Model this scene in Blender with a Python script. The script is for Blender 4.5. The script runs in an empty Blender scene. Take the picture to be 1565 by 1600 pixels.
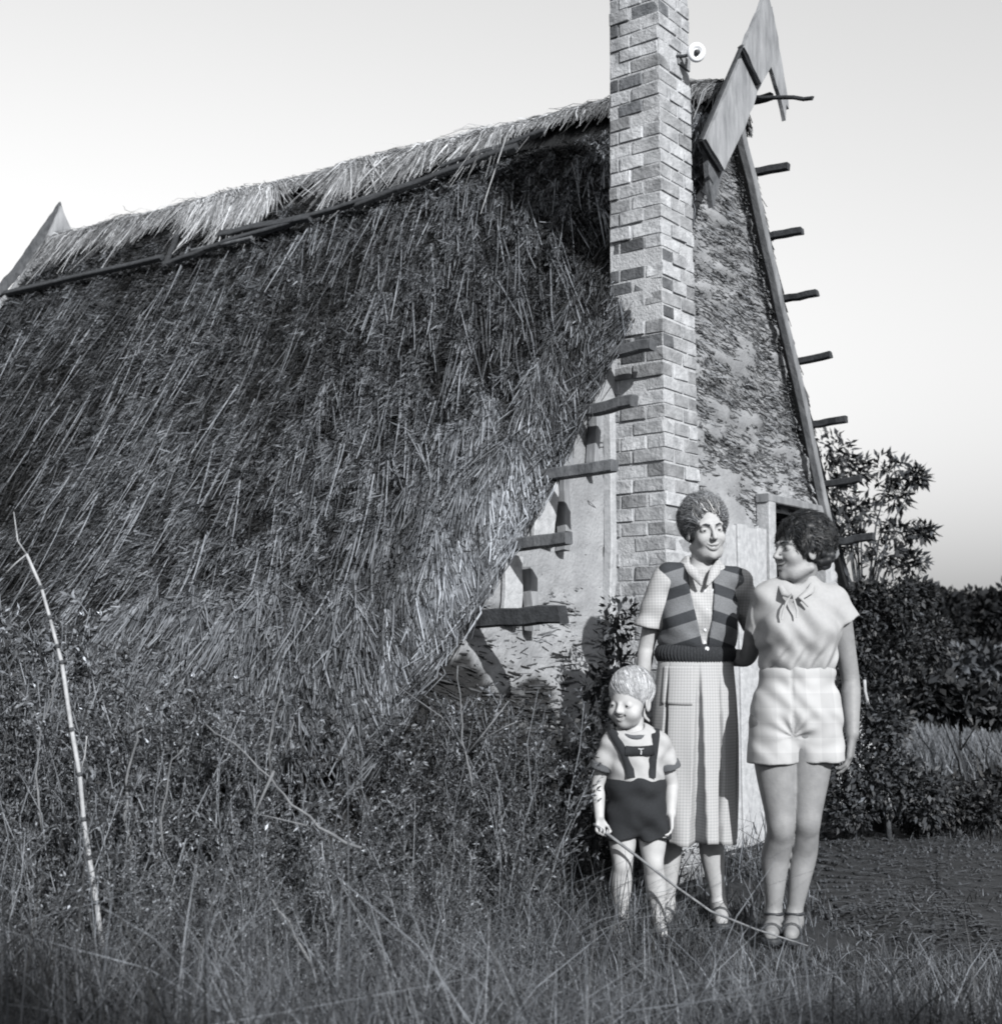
import bpy, bmesh, math, random
import numpy as np
from mathutils import Vector, Matrix

random.seed(7)
RNG = np.random.default_rng(11)
R = math.radians
scene = bpy.context.scene
COL = scene.collection

# ------------------------------------------------------------------ camera
IMW, IMH, F = 1565.0, 1600.0, 2100.0          # photograph size and focal length in its pixels
HORIZON, CAM_H = 1040.0, 1.05
TILT = math.atan((HORIZON - IMH / 2) / F)
cam_data = bpy.data.cameras.new('camera')
cam = bpy.data.objects.new('camera', cam_data)
COL.objects.link(cam)
cam.location = (0, 0, CAM_H)
cam.rotation_euler = (math.pi / 2 + TILT, 0, 0)
cam_data.sensor_fit = 'VERTICAL'
cam_data.sensor_height = 56.0
cam_data.sensor_width = 56.0
cam_data.lens = F / IMH * 56.0
cam_data.clip_start = 0.05
cam_data.clip_end = 2000
cam_data.dof.use_dof = True
cam_data.dof.focus_distance = 6.0
cam_data.dof.aperture_fstop = 6.5
scene.camera = cam

# ------------------------------------------------------------------ sky and sun
SUN_AZ, SUN_EL = R(157), R(28)                # azimuth clockwise from +Y (view direction)
world = bpy.data.worlds.new('World')
scene.world = world
world.use_nodes = True
wt = world.node_tree
for n in list(wt.nodes):
    wt.nodes.remove(n)
sky = wt.nodes.new('ShaderNodeTexSky')
sky.sky_type = 'NISHITA'
sky.sun_disc = False
sky.sun_elevation = SUN_EL
sky.sun_rotation = SUN_AZ
sky.air_density = 1.9
sky.dust_density = 1.0
sky.ozone_density = 1.0
hsv = wt.nodes.new('ShaderNodeSeparateColor')     # blue-sensitive black-and-white film sees the sky's blue light as grey
bgn = wt.nodes.new('ShaderNodeBackground')
bgn.inputs['Strength'].default_value = 0.11
wout = wt.nodes.new('ShaderNodeOutputWorld')
wt.links.new(sky.outputs['Color'], hsv.inputs['Color'])
wt.links.new(hsv.outputs['Blue'], bgn.inputs['Color'])
wt.links.new(bgn.outputs['Background'], wout.inputs['Surface'])

sun_data = bpy.data.lights.new('sun', 'SUN')
sun_data.energy = 5.0
sun_data.angle = R(0.5)
sun_data.color = (1.0, 0.985, 0.96)
sun = bpy.data.objects.new('sun', sun_data)
COL.objects.link(sun)
SUN_DIR = Vector((math.sin(SUN_AZ) * math.cos(SUN_EL), math.cos(SUN_AZ) * math.cos(SUN_EL), math.sin(SUN_EL)))
sun.rotation_euler = SUN_DIR.to_track_quat('Z', 'Y').to_euler()
sun.location = SUN_DIR * 30

vs = scene.view_settings
vs.view_transform = 'Standard'
vs.look = 'None'
vs.gamma = 1.0
vs.use_curve_mapping = False
vs.exposure = 0.72
scene.cycles.filter_width = 1.9
scene.cycles.max_bounces = 5
scene.cycles.diffuse_bounces = 1
scene.cycles.glossy_bounces = 2
scene.cycles.transmission_bounces = 2
scene.cycles.transparent_max_bounces = 4

# ------------------------------------------------------------------ helpers
_ct, _st = math.cos(TILT), math.sin(TILT)

def W(px, py, Y):
    """world point at distance Y (ground distance) seen at photograph pixel px, py"""
    a, b = (px - IMW / 2) / F, (IMH / 2 - py) / F
    d = Vector((a, _ct - b * _st, _st + b * _ct))
    return Vector((0, 0, CAM_H)) + d * (Y / d.y)

def ray(px, py):
    a, b = (px - IMW / 2) / F, (IMH / 2 - py) / F
    return Vector((a, _ct - b * _st, _st + b * _ct))

def on_plane(px, py, p0, n):
    d = ray(px, py)
    o = Vector((0, 0, CAM_H))
    return o + d * ((p0 - o).dot(n) / d.dot(n))

def G(v, cool=1.0):
    v = v * 0.74
    c = 0.035 * cool * (1 + 2.2 * math.exp(-v / 0.07))       # toned print: the darks run blue
    return (v * (1 - c), v, v * (1 + 1.6 * c), 1)

_mats = {}
def mat(name, v, rough=0.85, var=0.25, scale=18.0, detail=4, tone=False, orand=0.0, bump=0.0, bscale=None, spec=0.25, stretch=None, cool=1.0, world=False):
    """grey procedural material: noise variation, per-vertex tone attribute, per-object random, bump"""
    if name in _mats:
        return _mats[name]
    m = bpy.data.materials.new(name)
    m.use_nodes = True
    nt = m.node_tree
    b = nt.nodes['Principled BSDF']
    b.inputs['Roughness'].default_value = rough
    b.inputs['Specular IOR Level'].default_value = spec
    tc = nt.nodes.new('ShaderNodeTexCoord')
    co = tc.outputs['Object']
    if world:
        co = nt.nodes.new('ShaderNodeNewGeometry').outputs['Position']
    if stretch:
        mp = nt.nodes.new('ShaderNodeMapping')
        mp.inputs['Scale'].default_value = stretch
        nt.links.new(co, mp.inputs['Vector'])
        co = mp.outputs['Vector']
    nz = nt.nodes.new('ShaderNodeTexNoise')
    nz.inputs['Scale'].default_value = scale
    nz.inputs['Detail'].default_value = detail
    nz.inputs['Roughness'].default_value = 0.6
    nt.links.new(co, nz.inputs['Vector'])
    rp = nt.nodes.new('ShaderNodeValToRGB')
    rp.color_ramp.elements[0].position = 0.3
    rp.color_ramp.elements[1].position = 0.7
    rp.color_ramp.elements[0].color = G(v * (1 - var), cool)
    rp.color_ramp.elements[1].color = G(v * (1 + var), cool)
    nt.links.new(nz.outputs['Fac'], rp.inputs['Fac'])
    c = rp.outputs['Color']
    def mul(c, fac):
        mx = nt.nodes.new('ShaderNodeVectorMath')
        mx.operation = 'SCALE'
        nt.links.new(c, mx.inputs[0])
        nt.links.new(fac, mx.inputs['Scale'])
        return mx.outputs['Vector']
    if tone:
        at = nt.nodes.new('ShaderNodeAttribute')
        at.attribute_name = 'tone'
        c = mul(c, at.outputs['Fac'])
    if orand:
        oi = nt.nodes.new('ShaderNodeObjectInfo')
        mr = nt.nodes.new('ShaderNodeMapRange')
        mr.inputs['To Min'].default_value = 1 - orand
        mr.inputs['To Max'].default_value = 1 + orand
        nt.links.new(oi.outputs['Random'], mr.inputs['Value'])
        c = mul(c, mr.outputs['Result'])
    nt.links.new(c, b.inputs['Base Color'])
    if bump:
        n2 = nt.nodes.new('ShaderNodeTexNoise')
        n2.inputs['Scale'].default_value = bscale or scale * 3
        n2.inputs['Detail'].default_value = 5
        nt.links.new(co, n2.inputs['Vector'])
        bp = nt.nodes.new('ShaderNodeBump')
        bp.inputs['Strength'].default_value = bump
        bp.inputs['Distance'].default_value = 0.01
        nt.links.new(n2.outputs['Fac'], bp.inputs['Height'])
        nt.links.new(bp.outputs['Normal'], b.inputs['Normal'])
    _mats[name] = m
    return m

def np_mesh(name, V, Fc, m=None, parent=None, smooth=False, tone=None, loc=None):
    V = np.asarray(V, np.float32).reshape(-1, 3)
    Fc = np.asarray(Fc, np.int32)
    me = bpy.data.meshes.new(name)
    me.vertices.add(len(V))
    me.vertices.foreach_set('co', V.ravel())
    k = Fc.shape[1]
    me.loops.add(Fc.size)
    me.loops.foreach_set('vertex_index', Fc.ravel())
    me.polygons.add(len(Fc))
    me.polygons.foreach_set('loop_start', np.arange(len(Fc), dtype=np.int32) * k)
    if smooth:
        me.polygons.foreach_set('use_smooth', np.ones(len(Fc), dtype=bool))
    me.update(calc_edges=True)
    if tone is not None:
        a = me.attributes.new('tone', 'FLOAT', 'POINT')
        a.data.foreach_set('value', np.asarray(tone, np.float32))
    return link(name, me, m, parent, loc)

def link(name, me, m=None, parent=None, loc=None):
    o = bpy.data.objects.new(name, me)
    COL.objects.link(o)
    if m is not None and me is not None and not me.materials:
        me.materials.append(m)
    if parent is not None:
        o.parent = parent
    if loc is not None:
        o.location = loc
    return o

def empty(name, loc=(0, 0, 0)):
    o = bpy.data.objects.new(name, None)
    o.empty_display_size = 0.1
    COL.objects.link(o)
    o.location = loc
    return o

def tag(o, label=None, cat=None, group=None, kind=None):
    if label: o['label'] = label
    if cat: o['category'] = cat
    if group: o['group'] = group
    if kind: o['kind'] = kind
    return o

def unit(v):
    v = np.asarray(v, float)
    return v / (np.linalg.norm(v, axis=-1, keepdims=True) + 1e-12)

def strips(P, Wd, S):
    """ribbons: P (n,m,3) path points, Wd (n,m) half widths, S (n,3) side vectors -> V, F(quads)"""
    n, m, _ = P.shape
    off = S[:, None, :] * Wd[:, :, None]
    V = np.stack([P - off, P + off], 2).reshape(n * m * 2, 3)
    base = (np.arange(n) * m * 2)[:, None] + (np.arange(m - 1) * 2)[None, :]
    Fq = np.stack([base, base + 1, base + 3, base + 2], -1).reshape(-1, 4)
    return V, Fq

class Bag:
    """collects vertices and quads"""
    def __init__(self):
        self.V, self.F, self.T, self.n = [], [], [], 0
    def add(self, V, Fc, tone=1.0):
        V = np.asarray(V, float).reshape(-1, 3)
        self.V.append(V)
        self.F.append(np.asarray(Fc, int) + self.n)
        self.T.append(np.full(len(V), tone) if np.isscalar(tone) else np.asarray(tone, float))
        self.n += len(V)
    def arrays(self):
        return np.concatenate(self.V), np.concatenate(self.F), np.concatenate(self.T)
    def build(self, name, m, parent=None, smooth=False, loc=None):
        V, Fc, T = self.arrays()
        return np_mesh(name, V, Fc, m, parent, smooth, T, loc)

def tube(pts, rad, seg=7, jit=0.0, cap=True):
    """tapered tube through pts -> V, F quads"""
    P = np.asarray([tuple(p) for p in pts], float)
    rad = np.broadcast_to(np.asarray(rad, float), (len(P),))
    T = np.gradient(P, axis=0)
    T = unit(T)
    ref = np.array([0.31, 0.22, 0.93]) if abs(T[:, 2]).mean() < 0.8 else np.array([0.93, 0.3, 0.1])
    A = unit(np.cross(T, ref))
    B = np.cross(T, A)
    ang = np.linspace(0, 2 * math.pi, seg, endpoint=False)
    rr = rad[:, None] * (1 + jit * RNG.standard_normal((len(P), seg)))
    V = P[:, None, :] + rr[:, :, None] * (np.cos(ang)[None, :, None] * A[:, None, :] + np.sin(ang)[None, :, None] * B[:, None, :])
    Vf = V.reshape(-1, 3)
    Fq = []
    for i in range(len(P) - 1):
        for j in range(seg):
            Fq.append((i * seg + j, i * seg + (j + 1) % seg, (i + 1) * seg + (j + 1) % seg, (i + 1) * seg + j))
    if cap:
        n = len(Vf)
        Vf = np.vstack([Vf, P[0], P[-1]])
        L = (len(P) - 1) * seg
        for j in range(0, seg):
            Fq.append((n, (j + 1) % seg, j, j))
            Fq.append((n + 1, L + j, L + (j + 1) % seg, L + (j + 1) % seg))
    return Vf, np.array(Fq)

def tube_obj(name, pts, rad, m, parent=None, seg=7, jit=0.0):
    V, Fq = tube(pts, rad, seg, jit)
    me = bpy.data.meshes.new(name)
    me.from_pydata(V.tolist(), [], [tuple(dict.fromkeys(f)) for f in Fq.tolist()])
    me.polygons.foreach_set('use_smooth', [True] * len(me.polygons))
    return link(name, me, m, parent)

def beam(name, a, b, w, h, m, parent=None, up=(0, 0, 1), seg=5, jit=0.002, ch=0.006, taper=1.0, skew=0.0):
    """weathered timber: chamfered rectangle lofted a->b, edges slightly uneven"""
    a, b = np.array(a, float), np.array(b, float)
    T = unit(b - a)
    S = unit(np.cross(T, np.array(up, float)))
    U = np.cross(S, T)
    w2, h2 = w / 2, h / 2
    ring = [(-w2 + ch, -h2), (w2 - ch, -h2), (w2, -h2 + ch), (w2, h2 - ch), (w2 - ch, h2), (-w2 + ch, h2), (-w2, h2 - ch), (-w2, -h2 + ch)]
    V = []
    L = np.linalg.norm(b - a)
    for i in range(seg + 1):
        f = i / seg
        k = 1 + (taper - 1) * f
        c = a + (b - a) * f + S * random.gauss(0, jit) + U * random.gauss(0, jit)
        for (x, y) in ring:
            e = skew * y * (1 if i == seg else 0)
            V.append(c + S * x * k + U * y * k + T * (random.gauss(0, jit) + e))
    Fc = []
    for i in range(seg):
        for j in range(8):
            Fc.append((i * 8 + j, i * 8 + (j + 1) % 8, (i + 1) * 8 + (j + 1) % 8, (i + 1) * 8 + j))
    Fc.append(tuple(range(7, -1, -1)))
    Fc.append(tuple(seg * 8 + j for j in range(8)))
    me = bpy.data.meshes.new(name)
    me.from_pydata([tuple(v) for v in V], [], Fc)
    return link(name, me, m, parent)

def plank_poly(name, pts, n, th, m, parent=None, jit=0.0):
    """flat board: outline pts (world), thickness th along n"""
    n = Vector(n).normalized()
    bm = bmesh.new()
    if jit:                                                   # uneven sawn edges
        P_ = []
        for a_, b_ in zip(pts, list(pts[1:]) + [pts[0]]):
            a_, b_ = Vector(a_), Vector(b_)
            k_ = max(1, int((b_ - a_).length / 0.06))
            s_ = (b_ - a_).cross(n).normalized()
            for i_ in range(k_):
                P_.append(a_.lerp(b_, i_ / k_) + (s_ * random.gauss(0, jit) if i_ else s_ * 0))
        pts = P_
    vs_ = [bm.verts.new(Vector(p)) for p in pts]
    f = bm.faces.new(vs_)
    r = bmesh.ops.extrude_face_region(bm, geom=[f])
    for g in r['geom']:
        if isinstance(g, bmesh.types.BMVert):
            g.co += n * th
    bmesh.ops.recalc_face_normals(bm, faces=bm.faces)
    me = bpy.data.meshes.new(name)
    bm.to_mesh(me)
    bm.free()
    return link(name, me, m, parent)

def vnoise(x, y, seed=0):
    """lattice value noise 0..1"""
    xi, yi = np.floor(x).astype(np.int64), np.floor(y).astype(np.int64)
    xf, yf = x - xi, y - yi
    def h(a, b):
        n = (a * 374761393 + b * 668265263 + seed * 974634777) & 0xFFFFFFFF
        n = ((n ^ (n >> 13)) * 1274126177) & 0xFFFFFFFF
        return ((n ^ (n >> 16)) & 0xFFFF) / 65535.0
    u_, v_ = xf * xf * (3 - 2 * xf), yf * yf * (3 - 2 * yf)
    return (h(xi, yi) * (1 - u_) + h(xi + 1, yi) * u_) * (1 - v_) + (h(xi, yi + 1) * (1 - u_) + h(xi + 1, yi + 1) * u_) * v_

def fbm(x, y, seed=0, oct=4):
    s, a, t = 0, 0.5, 0
    for i in range(oct):
        s = s + a * vnoise(x * 2 ** i, y * 2 ** i, seed + i)
        t += a
        a *= 0.5
    return s / t
# ================================================================== the house
VL = -2000.0
uv = Vector((F, (VL - IMW / 2) * -1.0, 0))
u = Vector((F / (IMW / 2 - VL) , 1, 0)).normalized()      # along the gable, to the right and away
u = Vector((2100.0, IMW / 2 - VL, 0)).normalized()
v = Vector((-(IMW / 2 - VL), 2100.0, 0)).normalized()     # along the ridge, to the left and away
Z = Vector((0, 0, 1))
CH_Y = 6.6
CH_C = W(1043, 1040, CH_Y); CH_C.z = 0                    # nearest chimney corner
_l = (957 - IMW / 2) / F
_k = (CH_C.x - _l * CH_C.y) / (-v.x + _l * v.y)
CH_D = _k                                                 # chimney depth along v
GO = CH_C + v * CH_D                                      # gable wall plane origin

def GP(t, h, off=0.0):
    return GO + u * t + v * off + Z * h

def gpx(px, py, off=0.0):
    p = on_plane(px, py, GO + v * off, v)
    return (p - GO).dot(u), p.z

t1, h1 = gpx(955, 540, -0.05)
t2, h2 = gpx(728, 985, -0.05)
bl = (t1 - t2) / (h1 - h2)
al = t1 - bl * h1                                         # left verge  t = al + bl*h
t3, h3 = gpx(1158, 210, -0.05)
t4, h4 = gpx(1300, 830, -0.05)
br = (t4 - t3) / (h4 - h3)
ar = t3 - br * h3                                         # right verge
h_a = (ar - al) / (bl - br)
t_a = al + bl * h_a
HE = 0.84                                                 # eave height
# far end of the ridge
def ridge_far(px, py):
    lo, hi = 1.0, 20.0
    best = None
    for i in range(60):
        s = (lo + hi) / 2
        p = GP(t_a, 0, s)
        q = on_plane(px, py, GO + v * s, v)
        if (q - GO).dot(u) < t_a: lo = s
        else: hi = s
        best = (s, q.z)
    return best
L_H, hf = ridge_far(112, 372)
RISE = hf - h_a - 0.16
print('house: apex t %.2f h %.2f len %.2f rise %.2f slopes %.2f %.2f CH_D %.2f' % (t_a, h_a, L_H, RISE, bl, br, CH_D))
nl = (u * -1.0 + Z * bl).normalized()                     # outward normal of the left slope
nr = (u * 1.0 - Z * br).normalized()
T0 = 0.17

m_thatch = mat('thatch_reed', 0.062, 0.75, 0.35, 9, tone=True)
m_thatch_base = mat('thatch_underlayer', 0.010, 0.95, 0.5, 30, bump=0.6)
m_ridge = mat('ridge_straw', 0.25, 0.75, 0.25, 9, tone=True)
m_wood = mat('weathered_timber', 0.09, 0.8, 0.4, 30, bump=0.4, orand=0.25, stretch=(1, 1, 0.6))
m_wood_dark = mat('dark_timber', 0.035, 0.8, 0.4, 30, bump=0.4, orand=0.2)
m_wood_pale = mat('silvered_board', 0.22, 0.8, 0.35, 14, bump=0.4, orand=0.12, stretch=(1, 1, 0.25))
m_white_wood = mat('whitewashed_board', 0.36, 0.8, 0.2, 25, bump=0.4, orand=0.08)
m_plaster = mat('mud_plaster', 0.29, 0.92, 0.22, 5, detail=8, tone=True, bump=0.7, bscale=60)
m_reed = mat('wall_reed', 0.13, 0.85, 0.4, 12, tone=True)
m_brick = mat('old_brick', 0.31, 0.9, 0.42, 11, detail=8, orand=0.34, bump=0.8, bscale=55, world=True)
m_brick_soot = mat('sooty_brick', 0.10, 0.9, 0.45, 16, detail=6, orand=0.4, bump=0.8, bscale=55, world=True)
m_mortar = mat('lime_mortar', 0.40, 0.95, 0.2, 25, bump=0.6, bscale=90)
m_dark_in = mat('dark_interior', 0.03, 0.95, 0.3, 8)

house = empty('thatched_house', GP(0.8, 0, 0))
tag(house, 'steep reed-thatched mud cottage with brick chimney against its gable', 'house')
HINV = -house.location

def hp(o):
    """parent to the house keeping world placement"""
    o.parent = house
    o.matrix_parent_inverse = Matrix.Translation(HINV)
    return o

def lerp(a, b, f): return a + (b - a) * f

def roof_pt(s, r, side=-1, lift=0.0):
    """s: metres along ridge from the gable wall; r: 0 ridge .. 1 eave (arrays)"""
    s, r = np.asarray(s, float), np.asarray(r, float)
    b, a = (bl, al) if side < 0 else (br, ar)
    h = h_a + (HE - h_a) * r
    t = a + b * h
    kick = np.clip((r - 0.62) / 0.38, 0, 1) ** 2 * 0.20
    sag = 0.05 * np.sin(r * math.pi) * np.sin(np.clip(s / L_H, 0, 1) * math.pi)
    e = np.clip((s + 0.06) / 0.34, 0, 1)
    th = T0 * (1 if side < 0 else .2) * np.sqrt(np.clip(1 - (1 - e) ** 2, 0, 1)) + lift - sag
    n = nl if side < 0 else nr
    hh = h + RISE * np.clip(s, 0, L_H) / L_H * (1 - r)
    P = (np.array(GO)[None] if s.ndim else np.array(GO)) + t[..., None] * np.array(u) + s[..., None] * np.array(v) + hh[..., None] * np.array(Z)
    P = P + th[..., None] * np.array(n) + (kick * (-1 if side < 0 else 1))[..., None] * np.array(u)
    return P

SL = math.hypot((h_a - HE), (h_a - HE) * bl)              # slope length
SLr = math.hypot((h_a - HE), (h_a - HE) * br)

def roof_base(side, name):
    ns, nr_ = 110, 60
    ss = np.linspace(-0.06, L_H + 0.1, ns)
    ss[:12] = -0.06 + 0.34 * (np.linspace(0, 1, 12)) ** 2
    ss[12:] = np.linspace(0.33, L_H + 0.1, ns - 12)
    rr = np.linspace(-0.01, 1, nr_)
    S_, R_ = np.meshgrid(ss, rr, indexing='ij')
    P = roof_pt(S_.ravel(), R_.ravel(), side, -0.02)
    nz = fbm(S_.ravel() * 9, R_.ravel() * 30, 3)
    P = P + (nz[:, None] - 0.5) * 0.05 * np.array(nl if side < 0 else nr)
    # underside
    n0 = len(P)
    Q = roof_pt(S_.ravel() * 0 + S_.ravel(), R_.ravel(), side, -0.02)
    e = np.clip((S_.ravel() + 0.06) / 0.34, 0, 1)
    th = T0 * (1 if side < 0 else .2) * np.sqrt(np.clip(1 - (1 - e) ** 2, 0, 1))
    Q = Q - (th + 0.03)[:, None] * np.array(nl if side < 0 else nr)
    V = np.vstack([P, Q])
    idx = np.arange(ns * nr_).reshape(ns, nr_)
    q = np.stack([idx[:-1, :-1], idx[1:, :-1], idx[1:, 1:], idx[:-1, 1:]], -1).reshape(-1, 4)
    edges = []
    for line in (idx[0], idx[-1], idx[:, 0], idx[:, -1]):
        edges.append(np.stack([line[:-1], line[1:], line[1:] + n0, line[:-1] + n0], -1))
    Fq = np.vstack([q, q[:, ::-1] + n0] + edges)
    o = np_mesh(name, V, Fq, m_thatch_base)
    return hp(o)

roof = roof_base(-1, 'thatch_roof')
tag(roof, kind='stuff')
roof_b = roof_base(1, 'thatch_roof')
tag(roof_b, kind='stuff')

def thatch(n, side, s0, s1, r0, r1, ln, wd, lift, lean, tone, seed, ang_sd=0.22, end_lift=0.03, tsd=0.3, rmax=1.03):
    """reed strands lying down the slope"""
    g = np.random.default_rng(seed)
    s = g.uniform(s0, s1, n); r = g.uniform(r0, r1, n)
    return thatch_at(g, s, r, side, ln, wd, lift, lean, tone, ang_sd, end_lift, tsd, rmax)

def thatch_at(g, s, r, side, ln, wd, lift, lean, tone, ang_sd, end_lift, tsd, rmax=1.03):
    n = len(s)
    sl = SL if side < 0 else SLr
    l = g.uniform(ln[0], ln[1], n)
    ang = lean - .28 * np.clip(r, 0, 1) - .25 * np.exp(-np.clip(s, 0, None) / .6) + g.normal(0, ang_sd, n) + 0.5 * (fbm(s * 1.3, r * 4, 21) - 0.5)
    tuft = fbm(s * 15 + .8 * r * SL * 8, r * SL * 9, 33, 2)      # tufts and hollows in the reed
    lift = lift + (tuft - .5) * .07
    smin = -.05 - np.abs(g.normal(0, .05 if side < 0 else .004, n))
    M3 = 2 if ln[1] < .35 else 3
    f = np.linspace(0, 1, M3)
    el = np.abs(g.normal(0, end_lift, n))
    st = -0.025 + 0.03 * g.random(n)
    P = np.empty((n, M3, 3))
    for i, ff in enumerate(f):
        ss = s + np.sin(ang) * l * ff
        rr = r + np.cos(ang) * l * ff / sl
        P[:, i] = roof_pt(np.clip(ss, smin, L_H + 0.12), np.clip(rr, -0.03, rmax), side, 0.0)
        P[:, i] += (lift + st * (1 - ff) + (st * 0 + el) * ff ** 1.5)[:, None] * np.array(nl if side < 0 else nr)
        P[:, i, 2] -= 0.01 * ff
    D = unit(P[:, -1] - P[:, 0])
    nn = np.array(nl if side < 0 else nr)[None] + g.normal(0, 0.5, (n, 3))
    S = unit(np.cross(D, nn))
    wdt = g.uniform(wd[0], wd[1], n)
    Wd = np.stack([wdt, wdt, wdt * 0.6] if M3 == 3 else [wdt, wdt * .75], 1)
    V, Fq = strips(P, Wd, S)
    big = fbm(s * 0.9, r * 3.2, 5)
    tn = np.clip(tone * (0.2 + 3.0 * big ** 2) * np.clip((tuft - .22) * 2.3, .12, 1.6) * np.exp(g.normal(0, tsd, n)), 0.05, 3.2 if tone < 3 else 5.5)  # hollows are painted darker as well, for the shade between tufts
    return V, Fq, np.repeat(tn, M3 * 2)

bag = Bag()
bag.add(*thatch(225000, -1, -0.06, L_H + 0.1, 0.06, 0.99, (0.04, 0.15), (0.0013, 0.0029), 0.0, -0.22, 1.0, 1, ang_sd=.17, tsd=0.95, end_lift=0.022))
bag.add(*thatch(44000, -1, -0.06, L_H + 0.1, 0.06, 0.97, (0.03, 0.09), (0.0018, 0.0042), 0.008, -0.2, 1.05, 2, ang_sd=0.32, end_lift=0.035, tsd=0.6))
bag.add(*thatch(2600, -1, -0.05, L_H, 0.10, 0.95, (0.35, 0.7), (0.0025, 0.0045), 0.02, -0.25, 2.6, 3, ang_sd=0.1, end_lift=0.02, tsd=0.3))
# verge roll: strands dense and paler along the gable edge, sticking out at the bottom
bag.add(*thatch(9000, -1, -0.08, 0.22, 0.05, 0.7, (0.15, 0.4), (0.002, 0.004), 0.015, -0.12, 1.0, 4, ang_sd=0.2, end_lift=0.04, tsd=0.8))
bag.add(*thatch(5000, -1, -0.09, 0.15, 0.60, 1.0, (0.15, 0.4), (0.002, 0.0042), 0.012, -0.18, 3.4, 14, ang_sd=0.12, end_lift=0.02, tsd=0.5, rmax=1.06))
bag.add(*thatch(4500, -1, -0.05, 0.34, 0.60, 1.0, (0.15, 0.4), (0.002, 0.0042), 0.012, -0.18, 2.1, 15, ang_sd=0.12, end_lift=0.02, tsd=0.5, rmax=1.06))
bag.add(*thatch(3500, -1, 0.1, 0.6, 0.60, 1.0, (0.15, 0.4), (0.002, 0.0042), 0.012, -0.18, 1.5, 16, ang_sd=0.12, end_lift=0.02, tsd=0.5, rmax=1.06))
bag.add(*thatch(6000, -1, -0.10, 2.2, 0.86, 1.02, (0.25, 0.6), (0.002, 0.0045), 0.01, -0.35, 1.5, 5, ang_sd=0.2, end_lift=0.035, tsd=0.6, rmax=1.10))
# weathered clods, seed heads and broken butts showing on the surface
g = np.random.default_rng(31)
nt_ = 26000
s = g.uniform(0, L_H, nt_); r = g.uniform(0.08, 0.97, nt_)
keep = fbm(s * 2.2, r * 7, 9) + g.normal(0, 0.08, nt_) > 0.5
s, r = s[keep], r[keep]
bag.add(*thatch_at(g, s, r, -1, (0.02, 0.05), (0.003, 0.007), 0.02, -0.2, 1.1, 0.5, 0.02, 0.5))
th = bag.build('thatch', m_thatch)
hp(th); tag(th, kind='stuff')
bag = Bag()
bag.add(*thatch(16000, 1, -0.06, L_H, 0.02, 1.0, (0.3, 0.6), (0.004, 0.008), 0.0, 0.0, 1.0, 6, tsd=0.5))
bag.add(*thatch(5000, 1, -0.08, 0.2, 0.0, 1.0, (0.2, 0.4), (0.003, 0.005), 0.0, 0.0, 1.2, 7, tsd=0.5))
th2 = bag.build('thatch', m_thatch)
hp(th2); tag(th2, kind='stuff')

# ---- ridge cap: paler straw laid over the ridge
def ridge_cap(seed, n, s0, s1, lenr, tone, ra=0.0, gap=None, lean=0.35, lift=0.05):
    g = np.random.default_rng(seed)
    s = g.uniform(s0, s1, n)
    if gap:
        s = s[(s < gap[0]) | (s > gap[1])]
        n = len(s)
    l = g.uniform(*lenr, n)
    ang = lean + g.normal(0, 0.42, n) + .8 * (fbm(s * 3, s * 0 + 8, 6) - .5)
    l = l * (.35 + 1.1 * fbm(s * 4, s * 0 + 5, 8)) * np.exp(g.normal(0, .3, n))
    l = l * np.where(s < 1.5, .5, 1)
    f = np.linspace(0, 1, 5)
    back = g.uniform(0.02, 0.22, n)                        # how far it starts behind the ridge
    hmp = 0.02 + 0.05 * fbm(s * 2.5, s * 0 + 3, 4) + np.abs(g.normal(0, 0.02, n))
    P = np.empty((n, 5, 3))
    top = np.array(GP(t_a, h_a)) 
    for i, ff in enumerate(f):
        dd = -back + (l + back) * ff                       # distance past the ridge line, on the near slope
        ss = s + np.sin(ang) * l * ff
        rr = np.clip(dd, 0, None) * np.cos(ang) / SL
        A = roof_pt(np.clip(ss, -0.06, L_H + 0.1), rr, -1, 0.0)
        A = A + (lift + hmp * (1 - 0.7 * ff))[:, None] * np.array(nl)
        Bk = roof_pt(np.clip(ss, -0.06, L_H + 0.1), np.clip(-dd, 0, None) / SLr, 1, 0.0)
        Bk = Bk + (lift + hmp)[:, None] * np.array(nr)
        w = np.clip((dd + 0.10) / 0.20, 0, 1)[:, None]
        M_ = A * w + Bk * (1 - w)
        M_[:, 2] += 0.06 * (1 - np.abs(2 * w[:, 0] - 1))
        P[:, i] = M_
    P += g.normal(0, 0.004, P.shape)
    D = unit(P[:, 4] - P[:, 0])
    S = unit(np.cross(D, np.array(nl)[None] + g.normal(0, 0.5, (n, 3))))
    wdt = g.uniform(0.0018, 0.004, n)
    V, Fq = strips(P, np.stack([wdt] * 4 + [wdt * 0.6], 1), S)
    tn = np.clip(tone * np.exp(g.normal(0, 0.55, n)) * (.45 + 1.0 * fbm(s * 1.6, s * 0 + 2, 12)), 0.08, 2.5)
    return V, Fq, np.repeat(tn, 10)

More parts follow.
